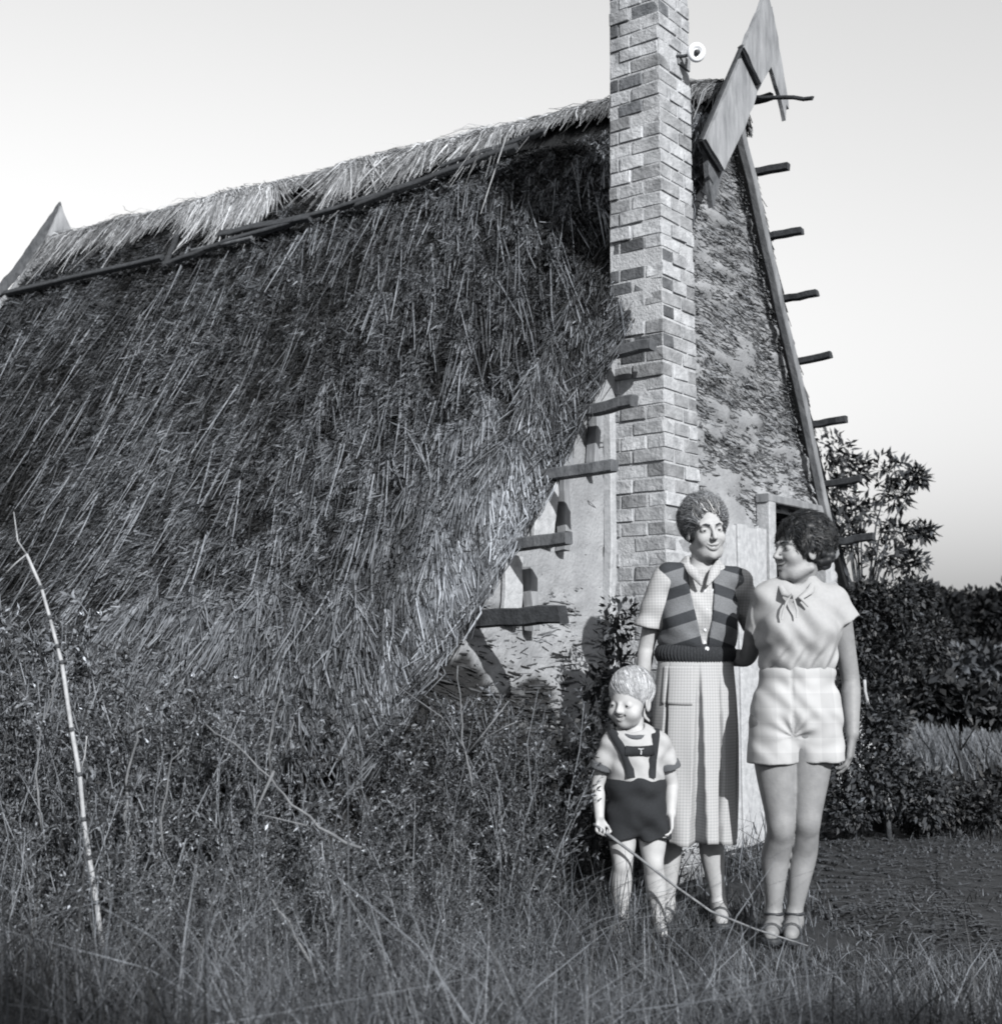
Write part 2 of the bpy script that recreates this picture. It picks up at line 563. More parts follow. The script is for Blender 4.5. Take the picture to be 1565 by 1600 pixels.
def s_of(px):
    """distance along the ridge seen at photo column px"""
    return ridge_far(px, 300)[0]
bag = Bag()
gs = (s_of(575), s_of(462))
bag.add(*ridge_cap(41, 15000, -0.06, L_H + 0.05, (0.16, 0.36), 0.85, gap=gs))
bag.add(*ridge_cap(42, 3500, s_of(480), s_of(340), (0.25, 0.42), 1.25, lean=-0.1, gap=gs))
bag.add(*ridge_cap(43, 1500, s_of(640), s_of(560), (0.25, 0.4), 1.1, lean=-0.35, gap=gs))
bag.add(*ridge_cap(44, 1400, gs[0] - 0.05, gs[1] + 0.05, (0.10, 0.14), 0.8))
bag.add(*ridge_cap(45, 2500, -0.08, 0.9, (0.12, 0.4), 0.6))
rc = bag.build('ridge_thatch', m_ridge)
hp(rc); tag(rc, kind='stuff')

# ---- poles and boards pinning the ridge straw
def on_roof(px, py, lift):
    p0 = GP(t_a, h_a) + nl * (T0 + lift)
    far = Vector(roof_pt(np.array([L_H]), np.array([0.3]), -1, lift)[0])
    near = Vector(roof_pt(np.array([1.0]), np.array([0.3]), -1, lift)[0])
    top = Vector(roof_pt(np.array([1.0]), np.array([0.0]), -1, lift)[0])
    n = (far - near).cross(top - near).normalized()
    return on_plane(px, py, near, n)
for (a, b, w_, h_, mm) in [((-40, 470), (255, 402), 0.05, 0.04, m_wood_dark), ((258, 414), (372, 372), 0.05, 0.04, m_wood_dark),
                           ((345, 365), (486, 340), 0.07, 0.04, m_wood_dark), ((350, 380), (605, 302), 0.045, 0.04, m_wood_dark),
                           ((555, 322), (806, 228), 0.06, 0.04, m_wood_dark), ((690, 262), (850, 205), 0.045, 0.04, m_wood_dark),
                           ((288, 334), (258, 418), 0.04, 0.03, m_wood_dark), ((395, 372), (300, 392), 0.03, 0.03, m_wood)]:
    o = beam('ridge_pole', on_roof(a[0], a[1], 0.07), on_roof(b[0], b[1], 0.07), w_, h_, mm, up=nl, seg=7, jit=0.004)
    hp(o)

# ---- gable wall: reed wattle under patchy mud plaster
DT0, DT1, DH = None, None, None
dt0, dh = gpx(1189, 800, 0.0)
dt0 = float(dt0); dt1 = dt0 + 0.72; dh = float(dh)
def wall_grid(step=0.022):
    ts = np.arange(-2.3, 3.7, step)
    hs = np.arange(-0.05, h_a + 0.05, step)
    T_, H_ = np.meshgrid(ts, hs, indexing='ij')
    tf, hf_ = T_.ravel(), H_.ravel()
    rr_ = np.clip((h_a - hf_) / (h_a - HE), 0, 1)
    tl_, tr_ = al + bl * hf_ - np.clip((rr_ - .62) / .38, 0, 1) ** 2 * .2, ar + br * hf_
    inside = (tf > tl_ - step) & (tf < tr_ + step) & (tl_ < tr_ + step)
    tf = np.clip(tf, np.minimum(tl_, tr_), np.maximum(tl_, tr_))
    big = fbm(tf * 2.1 + 5, hf_ * 2.6, 61, 4)
    med = fbm(tf * 4.5, hf_ * 13, 67, 3)
    fine = fbm(tf * 24, hf_ * 24, 71, 2)
    # plaster thickness: falls below the reeds in patches (fewer near the ground and on the left pier)
    right = 1 / (1 + np.exp(-(tf - 0.2) * 8))
    low = 1 / (1 + np.exp(-(1.95 - hf_) * 6))
    bias = 0.044 * right * (1 - low) + (-0.01) 
    d = 0.017 + (big - 0.5) * 0.05 + (med - 0.5) * 0.085 * (0.5 + 0.5 * right) + (fine - 0.5) * 0.014 - bias * .5
    d = np.clip(d, -0.014, 0.024)
    dusky = np.clip((1.12 + 0.25 * (big - .5) * 4 + .25 * (med - .5) * 4 - hf_) * 6, 0, 1) * np.clip((-.36 + .6 * (big - .5) - tf) * 9, 0, 1)   # shade on the lower left wall, painted into the tone and recessed
    d = d - dusky * (.012 + .03 * np.abs(med - .5))
    P = np.array(GO)[None] + tf[:, None] * np.array(u) + hf_[:, None] * np.array(Z) - d[:, None] * np.array(v)
    door = (tf > dt0) & (tf < dt1) & (hf_ < dh)
    ok = (inside & ~door).reshape(T_.shape)
    idx = np.arange(len(tf)).reshape(T_.shape)
    q = np.stack([idx[:-1, :-1], idx[1:, :-1], idx[1:, 1:], idx[:-1, 1:]], -1)
    good = ok[:-1, :-1] & ok[1:, :-1] & ok[1:, 1:] & ok[:-1, 1:]
    Fq = q[good]
    tone = 0.95 + 0.5 * (fbm(tf * 3, hf_ * 3, 77) - 0.5)
    tone = tone * (1 + 0.35 * low * (right))
    tone = tone * (1 - .12 * right * (1 - low))
    tone = tone * (1 - .93 * dusky)
    used = np.unique(Fq)
    remap = -np.ones(len(tf), int); remap[used] = np.arange(len(used))
    return P[used], remap[Fq], tone[used], d
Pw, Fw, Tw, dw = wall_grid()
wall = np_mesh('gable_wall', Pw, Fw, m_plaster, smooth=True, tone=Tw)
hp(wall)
# backing of the wall
bk = [GP(al + bl * HE - .2, HE, 0.06), GP(al - .2, -0.05, 0.06), GP(dt0 - 0.02, -0.05, 0.06), GP(dt0 - 0.02, dh + 0.02, 0.06), GP(dt1 + 0.02, dh + 0.02, 0.06), GP(dt1 + 0.02, -0.05, 0.06), GP(ar, -0.05, 0.06), GP(t_a, h_a, 0.06)]
hp(plank_poly('wall_core', bk, v, 0.12, m_dark_in))
# reeds of the wattle
g = np.random.default_rng(51)
n = 26000
tt = g.uniform(-2.0, 3.5, n); hh = g.uniform(0.05, h_a, n)
ok = (tt > al + bl * hh + 0.03) & (tt < ar + br * hh - 0.05) & ~((tt > dt0 - 0.1) & (tt < dt1 + 0.05) & (hh < dh + 0.03))
tt, hh = tt[ok], hh[ok]; n = len(tt)
l = g.uniform(0.04, 0.16, n)
sl_ = g.normal(-0.10, 0.16, n) + 0.5 * (fbm(tt * 1.5, hh * 1.5, 81) - 0.5)
P = np.empty((n, 3, 3))
for i, ff in enumerate((0, 0.5, 1)):
    te = np.clip(tt + l * (ff - 0.5) * np.cos(sl_), al + bl * hh, ar + br * hh)
    P[:, i] = np.array(GO) + te[:, None] * np.array(u) + (hh + l * (ff - 0.5) * np.sin(sl_))[:, None] * np.array(Z) - (0.002 + 0.022 * g.random(n) ** 1.5)[:, None] * np.array(v)
S = unit(np.cross(unit(P[:, 2] - P[:, 0]), -np.array(v)[None] + g.normal(0, 0.45, (n, 3))))
wdt = g.uniform(0.0018, 0.004, n)
V_, F_ = strips(P, np.stack([wdt, wdt, wdt], 1), S)
wr = np_mesh('wattle_reeds', V_, F_, m_reed, tone=np.repeat(np.clip(np.exp(g.normal(-0.35, 0.7, n)), 0.1, 2.0) * np.where((tt < -.35) & (hh < 1.15), .3, 1), 6))  # reeds at the lower left painted dark along with the shaded wall
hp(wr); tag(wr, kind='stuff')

# low side walls, inner floor line and rear gable so the house is closed
rear = [GP(al, -0.05, L_H - 0.1), GP(ar, -0.05, L_H - 0.1), GP(t_a, h_a + RISE - 0.03, L_H - 0.1)]
hp(plank_poly('rear_wall', rear, v, 0.1, m_plaster))
for (tq, nm) in ((al + bl * 0.45, 'side_wall'), (ar + br * 0.45, 'side_wall')):
    hp(beam(nm, GP(tq, 0.3, 0.1), GP(tq, 0.3, L_H - 0.12), 0.16, 0.75, m_plaster, seg=8, jit=0.004))

# ---- doorway: frame, open whitewashed door leaf
df = empty('door_frame', GP(dt0, 0, 0)); hp(df)
DFI = -df.location
def sub(o, par):
    o.parent = par
    o.matrix_parent_inverse = par.matrix_world.inverted() if False else Matrix.Translation(-(par.location))
    return o
sub(beam('jamb', GP(dt0 - 0.045, 0, -0.05), GP(dt0 - 0.045, dh + 0.05, -0.05), 0.09, 0.09, m_white_wood, up=v), df)
sub(beam('jamb', GP(dt1 + 0.03, 0, -0.05), GP(dt1 + 0.03, dh + 0.05, -0.05), 0.07, 0.09, m_white_wood, up=v), df)
sub(beam('lintel', GP(dt0 - 0.10, dh + 0.075, -0.052), GP(dt1 + 0.08, dh + 0.075, -0.052), 0.085, 0.05, m_wood_pale, up=Z), df)
dl = empty('door', GP(dt0 - 0.1, 0, -0.06)); hp(dl)
x0 = dt0 - 0.12
for i in range(5):
    wd_ = 0.128
    top = dh - 0.12 - 0.01 * (i % 2)
    sub(beam('plank', GP(x0 - wd_ * (i + 0.5), 0.04, -0.075 - 0.004 * (i % 3)), GP(x0 - wd_ * (i + 0.5), top, -0.075 - 0.004 * (i % 3)), wd_ - 0.006, 0.026, m_white_wood, up=v, seg=6, jit=0.0015), dl)

# ---- left part of the gable: plaster pier edge, timber posts, boards
_ta, _ = gpx(946, 800, -0.04)
hp(beam('corner_strip', GP(_ta, 0.0, -0.045), GP(gpx(951, 645, -0.04)[0], gpx(951, 640, -0.04)[1], -0.045), 0.05, 0.05, m_white_wood, up=v, seg=10, jit=0.003))
for (pa, pb, w_, mm) in [((880, 860), (878, 745), 0.045, m_wood_pale), ((830, 985), (826, 885), 0.05, m_wood_pale), ((925, 740), (928, 645), 0.04, m_wood_pale)]:
    a, b = gpx(pa[0], pa[1], -0.06), gpx(pb[0], pb[1], -0.06)
    hp(beam('wall_post', GP(a[0], a[1], -0.06), GP(b[0], b[1], -0.06), w_, 0.06, mm, up=v, seg=5, jit=0.003))
for (pa, pb, w_) in [((848, 850), (856, 748), 0.16), ((798, 975), (804, 868), 0.13)]:
    a, b = gpx(pa[0], pa[1], -0.05), gpx(pb[0], pb[1], -0.05)
    hp(beam('wall_board', GP(a[0], a[1], -0.045), GP(b[0], b[1], -0.045), w_, 0.03, m_white_wood, up=v, seg=6, jit=0.003))

# ---- purlin ends standing out of both verges
def stick(pa, pb, off0, th, tw, mm=None, name='purlin'):
    A = on_plane(pa[0], pa[1], GO + v * off0, v)
    lo, hi = 0.02, 1.5
    for i in range(50):
        L = (lo + hi) / 2
        q = A - v * L
        c = q - Vector((0, 0, CAM_H))
        px = IMW / 2 + F * c.x / (c.y * _ct + c.z * _st)
        if px < pb[0]: lo = L
        else: hi = L
    Bp = on_plane(pb[0], pb[1], GO + v * (off0 - L), v)
    Bp = A - v * L + Z * (Bp.z - A.z)
    A2 = A + (A - Bp).normalized() * 0.12
    return hp(beam(name, A2, Bp, tw, th, mm or m_wood, up=Z, seg=6, jit=0.003, skew=random.uniform(-0.15, 0.15)))
for pa, pb, th_, tw_ in [((944, 555), (1020, 538), 0.055, 0.06), ((903, 645), (991, 627), 0.055, 0.06), ((842, 746), (958, 728), 0.055, 0.06),
                         ((788, 855), (888, 842), 0.055, 0.06), ((736, 968), (878, 960), 0.075, 0.07)]:
    stick(pa, pb, -0.05, th_, tw_, m_wood if pa[1] < 900 else m_wood_dark)
for pa, pb, th_, tw_ in [((1168, 160), (1206, 150), 0.04, 0.05), ((1172, 271), (1231, 260), 0.045, 0.05), ((1196, 372), (1253, 360), 0.045, 0.05),
                         ((1219, 468), (1276, 458), 0.042, 0.05), ((1243, 566), (1298, 555), 0.042, 0.05), ((1266, 664), (1321, 655), 0.045, 0.05),
                         ((1288, 757), (1344, 748), 0.045, 0.05), ((1304, 848), (1365, 838), 0.05, 0.06)]:
    stick(pa, pb, -0.05, th_, tw_, m_wood_dark)
stick((1206, 152), (1269, 153), -0.3, 0.022, 0.025, m_wood_dark)
# verge pole of the far slope
a, b = gpx(1150, 175, -0.10), gpx(1306, 868, -0.10)
hp(beam('verge_pole', GP(a[0], a[1], -0.10), GP(b[0], b[1], -0.10), 0.055, 0.05, m_wood_pale, up=v, seg=14, jit=0.006))

# ---- crossed wind boards at the apex
BO = -0.30
def pl(px, py, off): 
    return on_plane(px, py, GO + v * off, v)
nb = v * -1.0
hp(plank_poly('wind_board', [pl(1192, -14, BO), pl(1202, 30, BO), pl(1198, 105, BO), pl(1182, 133, BO), pl(1155, 76, BO)], nb, 0.03, m_wood_pale, jit=.0035))
hp(plank_poly('wind_board', [pl(1160, 70, BO + .04), pl(1184, 128, BO + .04), pl(1157, 200, BO + .04), pl(1124, 268, BO + .04), pl(1095, 219, BO + .04)], nb, 0.03, m_wood_pale, jit=.0035))
hp(plank_poly('wind_board', [pl(1096, 224, BO + .09), pl(1123, 270, BO + .09), pl(1106, 326, BO + .09), pl(1102, 300, BO + .09)], nb, 0.03, m_wood, jit=.0035))
hp(plank_poly('wind_board', [pl(1200, 12, BO + .02), pl(1222, 140, BO + .02), pl(1226, 172, BO + .02), pl(1222, 165, BO + .02), pl(1221, 190, BO + .02), pl(1212, 150, BO + .02), pl(1197, 102, BO + .02)], nb, 0.025, m_wood_pale, jit=.0035))
# battens seen as dark lines along the boards' edges
for a_, b_ in [((1155, 73), (1183, 132)), ((1094, 219), (1124, 268)), ((1158, 72), (1094, 219))]:
    hp(beam('batten', pl(a_[0], a_[1], BO - 0.005), pl(b_[0], b_[1], BO - 0.005), 0.014, 0.03, m_wood_dark, up=nb, seg=4, jit=0.001))
# rear wind boards standing up beyond the far ridge end
OF = L_H + 0.02
hp(plank_poly('wind_board', [pl(92, 316, OF), pl(96, 330, OF), pl(62, 390, OF), pl(22, 440, OF), pl(-60, 520, OF), pl(-75, 520, OF), pl(20, 420, OF)], nb, 0.03, m_wood, jit=.0035))
hp(plank_poly('wind_board', [pl(93, 322, OF - .05), pl(116, 378, OF - .05), pl(70, 420, OF - .05), pl(10, 470, OF - .05), pl(-40, 520, OF - .05), pl(24, 440, OF - .05), pl(66, 388, OF - .05)], nb, 0.03, m_wood_pale, jit=.0035))

# ---- brick chimney
chim = np_mesh('chimney', np.zeros((1, 3)), np.zeros((0, 4)), m_mortar)
_t = (1097 - IMW / 2) / F
CH_W = (CH_C.x - _t * CH_C.y) / (_t * u.y - u.x)
CH_H = 5.1
print('chimney w d', CH_W, CH_D)
def chim_frame(h):
    k = 1 - 0.028 * max(0, h - 1.0)
    return CH_W * k, CH_D * k + 0.02
bpy.data.objects.remove(chim)
vv, ff = [], []
ins = 0.0075
for h in (0.0, 1.0, 2.8, CH_H - 0.01):
    w_, d_ = chim_frame(h)
    for (a_, b_) in ((ins, ins), (w_ - ins, ins), (w_ - ins, d_), (ins, d_)):
        vv.append(tuple(CH_C + u * a_ + v * b_ + Z * h))
for i in range(3):
    for j in range(4):
        ff.append((i * 4 + j, i * 4 + (j + 1) % 4, (i + 1) * 4 + (j + 1) % 4, (i + 1) * 4 + j))
ff.append((12, 13, 14, 15))
me = bpy.data.meshes.new('chimney'); me.from_pydata(vv, [], ff)
chim = hp(link('chimney', me, m_mortar))

def brick_mesh(i):
    rg = random.Random(i)
    bm = bmesh.new()
    bmesh.ops.create_cube(bm, size=1.0)
    bmesh.ops.bevel(bm, geom=list(bm.edges), offset=0.045, segments=1, affect='EDGES')
    for vtx in bm.verts:
        vtx.co += Vector((rg.gauss(0, .010), rg.gauss(0, .010), rg.gauss(0, .022)))
    me = bpy.data.meshes.new('brick')
    bm.to_mesh(me); bm.free()
    return me
bricks = [brick_mesh(i) for i in range(8)]
bricks_s = []
for b_ in bricks:
    c_ = b_.copy(); c_.materials.append(m_brick_soot); bricks_s.append(c_)
for b_ in bricks:
    b_.materials.append(m_brick)
ROT = Matrix(((u.x, v.x, 0), (u.y, v.y, 0), (0, 0, 1)))
def put_brick(cu, cv, cz, lu, lv, lh, soot):
    me = random.choice(bricks_s if soot else bricks)
    o = bpy.data.objects.new('brick', me)
    COL.objects.link(o)
    pos = CH_C + u * cu + v * cv + Z * cz
    M = Matrix.Translation(pos) @ (ROT.to_4x4() @ Matrix.Rotation(random.gauss(0, .012), 4, 'Z') @ Matrix.Rotation(random.gauss(0, .008), 4, 'X')) @ Matrix.Diagonal((lu, lv, lh, 1))
    o.parent = chim
    o.matrix_parent_inverse = Matrix.Identity(4)
    o.matrix_basis = M
CHH, J = 0.0735, 0.008
nc = int(CH_H / CHH)
nbk = 0
for c in range(nc):
    z = (c + 0.5) * CHH
    w_, d_ = chim_frame(z)
    jz = random.gauss(0, 0.002)
    bw = 0.105
    py_left = 0
    soot_row = 2.55 < z < 3.2
    lean = random.gauss(0, 0.002)
    if c % 2 == 0:      # corner brick is a stretcher along v on the left face
        segs_v = [(0, d_ * 0.58), (d_ * 0.58, d_)]
        segs_u = [(bw, bw + (w_ - bw) * 0.62), (bw + (w_ - bw) * 0.62, w_ - 0.0)]
    else:
        segs_v = [(bw, bw + (d_ - bw) * 0.72), (bw + (d_ - bw) * 0.72, d_)]
        segs_u = [(0, w_ * 0.58), (w_ * 0.58, w_)]
    jl = random.uniform(-.012, .012)
    for k_, (a_, b_) in enumerate(segs_v):      # left face bricks
        pr = random.gauss(0, 0.0045) + (0.006 if soot_row else 0)
        put_brick(bw / 2 + pr, (a_ + b_) / 2 + (jl if k_ else 0) * 0, z + jz, bw - 0.003, b_ - a_ - J, CHH - (J if not soot_row else J * 1.6) + random.gauss(0, .0015),
                  (soot_row and random.random() < 0.78) or (z > 3.9 and random.random() < .14)); nbk += 1
    for k_, (a_, b_) in enumerate(segs_u):      # front face bricks
        put_brick((a_ + b_) / 2, bw / 2 + random.gauss(0, 0.003), z + jz, b_ - a_ - J, bw - 0.003, CHH - J + random.gauss(0, .0015), False); nbk += 1
    if z > 3.2:                                 # hidden side towards the door
        put_brick(w_ - bw / 2 + 0.003, (bw + d_) / 2, z + jz, bw - 0.003, d_ - bw - J, CHH - J, False); nbk += 1
print('bricks', nbk)

# ---- white porcelain disc on the chimney's edge
ins_c = on_plane(1087, 82, CH_C + v * -0.10, v)
bm = bmesh.new()
prof = [(0.0, 0.030), (0.010, 0.030), (0.014, 0.024), (0.016, 0.010), (0.020, 0.010), (0.028, 0.016), (0.040, 0.018), (0.049, 0.012), (0.051, 0.004), (0.047, -0.004), (0.020, -0.012), (0.012, -0.020), (0.010, -0.10)]
rings = []
for (r_, x_) in prof:
    rings.append([bm.verts.new((math.cos(a_) * r_, math.sin(a_) * r_, x_)) for a_ in np.linspace(0, 2 * math.pi, 20, endpoint=False)])
for i in range(len(rings) - 1):
    for j in range(20):
        bm.faces.new((rings[i][j], rings[i][(j + 1) % 20], rings[i + 1][(j + 1) % 20], rings[i + 1][j]))
bm.normal_update()
dirn = (Vector((0, 0, CAM_H)) - ins_c).normalized()
dirn = (dirn * 0.8 - v * 0.4).normalized()
MI = Matrix.Translation(ins_c) @ dirn.to_track_quat('Z', 'Y').to_matrix().to_4x4()
bm.transform(Matrix.Translation(-ins_c) @ MI)
me = bpy.data.meshes.new('insulator_disc'); bm.to_mesh(me); bm.free()
for p_ in me.polygons: p_.use_smooth = True
me.materials.append(mat('white_porcelain', 0.75, 0.25, 0.05, 10, spec=0.5))
me.materials.append(mat('dark_iron', 0.05, 0.6, 0.2, 40))
for p_ in me.polygons:
    c_ = p_.center
    if p_.index < 60 or p_.index >= 11 * 20: p_.material_index = 1
insu = empty('insulator', ins_c)
tag(insu, 'round white porcelain insulator with dark centre high on the chimney edge', 'insulator')
link('disc', me, None, insu)
brk = tube_obj('bracket', [Vector((0, 0, 0)) - dirn * 0.02, v * 0.06 - dirn * 0.02, v * 0.14 - u * 0.04], 0.009, mat('dark_iron', 0.05), insu, seg=8)
# ================================================================== ground
m_ground = mat('dry_soil', 0.028, 0.95, 0.4, 3, detail=8, bump=0.5, bscale=25)
m_path = mat('trodden_earth', 0.026, 0.95, 0.5, 9, detail=8, bump=0.4, bscale=60)
ax = np.concatenate([-np.geomspace(300, 8, 14), np.linspace(-7.5, 12, 66), np.geomspace(13, 300, 14)])
ay = np.concatenate([[-60, -20, -6], np.linspace(-2, 16, 61), np.geomspace(18, 600, 18)])
A_, B_ = np.meshgrid(ax, ay, indexing='ij')
def ground_z(x, y):
    near = np.exp(-((np.hypot(x, y - 6) / 9.0) ** 4))
    return (fbm(x * 0.8, y * 0.8, 91, 3) - 0.5) * 0.07 * near
zz = ground_z(A_.ravel(), B_.ravel()) - 0.02
idx = np.arange(A_.size).reshape(A_.shape)
q = np.stack([idx[:-1, :-1], idx[1:, :-1], idx[1:, 1:], idx[:-1, 1:]], -1).reshape(-1, 4)
ground = np_mesh('ground', np.stack([A_.ravel(), B_.ravel(), zz], 1), q, m_ground, smooth=True)
tag(ground, kind='structure')
# ================================================================== people: implicit surfaces meshed with surface nets
class Field:
    def __init__(self, lo, hi, res):
        self.lo, self.res = np.array(lo, float), res
        n = np.ceil((np.array(hi, float) - self.lo) / res).astype(int) + 1
        self.ax = [self.lo[i] + np.arange(n[i]) * res for i in range(3)]
        self.D = np.full(tuple(n), 0.2, np.float32)
        self.K = None
    def _sub(self, lo, hi):
        sl = []
        for i in range(3):
            a = int(np.searchsorted(self.ax[i], lo[i])); b = int(np.searchsorted(self.ax[i], hi[i]))
            sl.append(slice(max(a - 1, 0), min(b + 1, len(self.ax[i]))))
        X, Y, Zg = np.meshgrid(self.ax[0][sl[0]], self.ax[1][sl[1]], self.ax[2][sl[2]], indexing='ij', sparse=True)
        return tuple(sl), X, Y, Zg
    def _merge(self, sl, d, k, mode):
        A = self.D[sl]
        if mode == 'add':
            if k > 0:
                h = np.clip(0.5 + 0.5 * (A - d) / k, 0, 1)
                self.D[sl] = A * (1 - h) + d * h - k * h * (1 - h)
            else:
                self.D[sl] = np.minimum(A, d)
        else:
            if k > 0:
                d = -d
                h = np.clip(0.5 - 0.5 * (A - d) / k, 0, 1)
                self.D[sl] = A * (1 - h) + d * h + k * h * (1 - h)
            else:
                self.D[sl] = np.maximum(A, -d)
    def cap(self, a, b, ra, rb=None, k=0.02, mode='add', flat=None):
        """tapered capsule; flat=(axis vector, factor) squashes the section along an axis"""
        rb = ra if rb is None else rb
        a, b = np.array(a, float), np.array(b, float)
        m = max(ra, rb) * (max(1.0, flat[1]) if flat else 1) + k + 0.012
        lo, hi = np.minimum(a, b) - m, np.maximum(a, b) + m
        sl, X, Y, Zg = self._sub(lo, hi)
        ba = b - a
        L2 = max(ba @ ba, 1e-9)
        px, py, pz = X - a[0], Y - a[1], Zg - a[2]
        t = np.clip((px * ba[0] + py * ba[1] + pz * ba[2]) / L2, 0, 1)
        qx, qy, qz = px - t * ba[0], py - t * ba[1], pz - t * ba[2]
        if flat:
            ax_, f_ = unit(flat[0]), flat[1]
            dd = qx * ax_[0] + qy * ax_[1] + qz * ax_[2]
            e = dd / f_ - dd
            qx, qy, qz = qx + e * ax_[0], qy + e * ax_[1], qz + e * ax_[2]
        d = np.sqrt(qx * qx + qy * qy + qz * qz) - (ra + (rb - ra) * t)
        self._merge(sl, d.astype(np.float32), k, mode)
    def chain(self, pts, rad, k=0.02, flat=None, sub=28):
        P, r = np.array([np.array(q, float) for q in pts]), np.array(rad, float)
        if len(P) > 2 and sub > 1:                           # smooth interpolation through the joints
            n = len(P); Pe = np.vstack([2 * P[0] - P[1], P, 2 * P[-1] - P[-2]]); re = np.concatenate([[r[0]], r, [r[-1]]])
            Q, rq = [], []
            for i in range(n - 1):
                for t in np.linspace(0, 1, sub, endpoint=False):
                    w = np.array([-t + 2 * t * t - t ** 3, 2 - 5 * t * t + 3 * t ** 3, t + 4 * t * t - 3 * t ** 3, -t * t + t ** 3]) / 2
                    Q.append(w @ Pe[i:i + 4]); rq.append(w @ re[i:i + 4])
            P, r = np.array(Q + [P[-1]]), np.array(rq + [r[-1]])
        # evaluate the chain on its own, then blend it in once
        t = Field.__new__(Field); t.lo, t.res, t.ax = self.lo, self.res, self.ax
        m = r.max() * (max(1, flat[1]) if flat else 1) + k + .03
        sl, _, _, _ = self._sub(P.min(0) - m, P.max(0) + m)
        t.D = np.full(self.D.shape, .2, np.float32) if False else None
        t.ax = [self.ax[i][sl[i]] for i in range(3)]
        t.D = np.full(tuple(len(a) for a in t.ax), .2, np.float32)
        for i in range(len(P) - 1):
            t.cap(P[i], P[i + 1], r[i], r[i + 1], 0.0, flat=flat)
        self._merge(sl, t.D, k, 'add')
    def copy(self):
        t = Field.__new__(Field); t.lo, t.res, t.ax, t.D = self.lo, self.res, self.ax, self.D.copy()
        return t
    def union(self, *others, k=0.0):
        for o in others:
            self._merge((slice(None),) * 3, o.D, k, 'add')
        return self
    def ell(self, c, r, M=None, k=0.02, mode='add'):
        c, r = np.array(c, float), np.array(r, float)
        m = r.max() + k + 0.012
        sl, X, Y, Zg = self._sub(c - m, c + m)
        px, py, pz = X - c[0], Y - c[1], Zg - c[2]
        if M is not None:
            M = np.asarray(M, float)             # columns: local axes
            px, py, pz = (px * M[0, 0] + py * M[1, 0] + pz * M[2, 0], px * M[0, 1] + py * M[1, 1] + pz * M[2, 1], px * M[0, 2] + py * M[1, 2] + pz * M[2, 2])
        k0 = np.sqrt((px / r[0]) ** 2 + (py / r[1]) ** 2 + (pz / r[2]) ** 2)
        k1 = np.sqrt((px / r[0] ** 2) ** 2 + (py / r[1] ** 2) ** 2 + (pz / r[2] ** 2) ** 2) + 1e-6
        d = k0 * (k0 - 1) / k1
        self._merge(sl, d.astype(np.float32), k, mode)
    def plane_cut(self, p, n, k=0.0):
        """remove everything on the side n points to"""
        n = unit(n); p = np.array(p, float)
        X, Y, Zg = np.meshgrid(*self.ax, indexing='ij', sparse=True)
        d = (X - p[0]) * n[0] + (Y - p[1]) * n[1] + (Zg - p[2]) * n[2]
        self._merge((slice(None),) * 3, (-d).astype(np.float32), k, 'cut')
    def displace(self, fn):
        m = np.abs(self.D) < 0.05
        I = np.nonzero(m)
        P = np.stack([self.ax[i][I[i]] for i in range(3)], 1)
        self.D[I] += fn(P).astype(np.float32)
    def mesh(self):
        D = self.D
        D = np.pad(D, 1, constant_values=0.2)
        res, lo = self.res, self.lo - self.res
        S = D < 0
        nx, ny, nz = D.shape
        c = (S[:-1, :-1, :-1].astype(np.int8) + S[1:, :-1, :-1] + S[:-1, 1:, :-1] + S[1:, 1:, :-1] + S[:-1, :-1, 1:] + S[1:, :-1, 1:] + S[:-1, 1:, 1:] + S[1:, 1:, 1:])
        act = (c > 0) & (c < 8)
        I, Jx, K = np.nonzero(act)
        vid = -np.ones(act.shape, np.int32)
        vid[I, Jx, K] = np.arange(len(I))
        acc = np.zeros((len(I), 3)); cnt = np.zeros(len(I))
        corners = [(a, b, d) for a in (0, 1) for b in (0, 1) for d in (0, 1)]
        val = {cc: D[I + cc[0], Jx + cc[1], K + cc[2]] for cc in corners}
        for c0 in corners:
            for axis in range(3):
                if c0[axis]: continue
                c1 = list(c0); c1[axis] = 1; c1 = tuple(c1)
                a, b = val[c0], val[c1]
                m = (a < 0) != (b < 0)
                t = np.where(m, a / np.where(m, a - b, 1), 0)
                p = np.repeat(np.array(c0, float)[None], len(I), 0)
                p[:, axis] = t
                acc[m] += p[m]; cnt[m] += 1
        V = (np.stack([I, Jx, K], 1) + acc / np.maximum(cnt, 1)[:, None]) * res + lo
        quads = []
        for axis in range(3):
            o = [(1, 2), (2, 0), (0, 1)][axis]
            sh = [slice(1, n - 1) for n in D.shape]
            s0, s1 = list(sh), list(sh)
            s0[axis] = slice(0, D.shape[axis] - 1); s1[axis] = slice(1, D.shape[axis])
            a, b = S[tuple(s0)], S[tuple(s1)]
            for flip in (False, True):
                E = np.nonzero((a & ~b) if not flip else (~a & b))
                base = [E[0].copy(), E[1].copy(), E[2].copy()]
                for q in range(3):
                    if q != axis: base[q] = base[q] + 1
                def g(d1, d2):
                    q = [base[0], base[1], base[2]]
                    q[o[0]] = q[o[0]] - d1; q[o[1]] = q[o[1]] - d2
                    return vid[q[0], q[1], q[2]]
                F_ = np.stack([g(1, 1), g(0, 1), g(0, 0), g(1, 0)], 1)
                quads.append(F_[:, ::-1] if flip else F_)
        Fq = np.vstack(quads)
        return V, Fq[(Fq >= 0).all(1)]

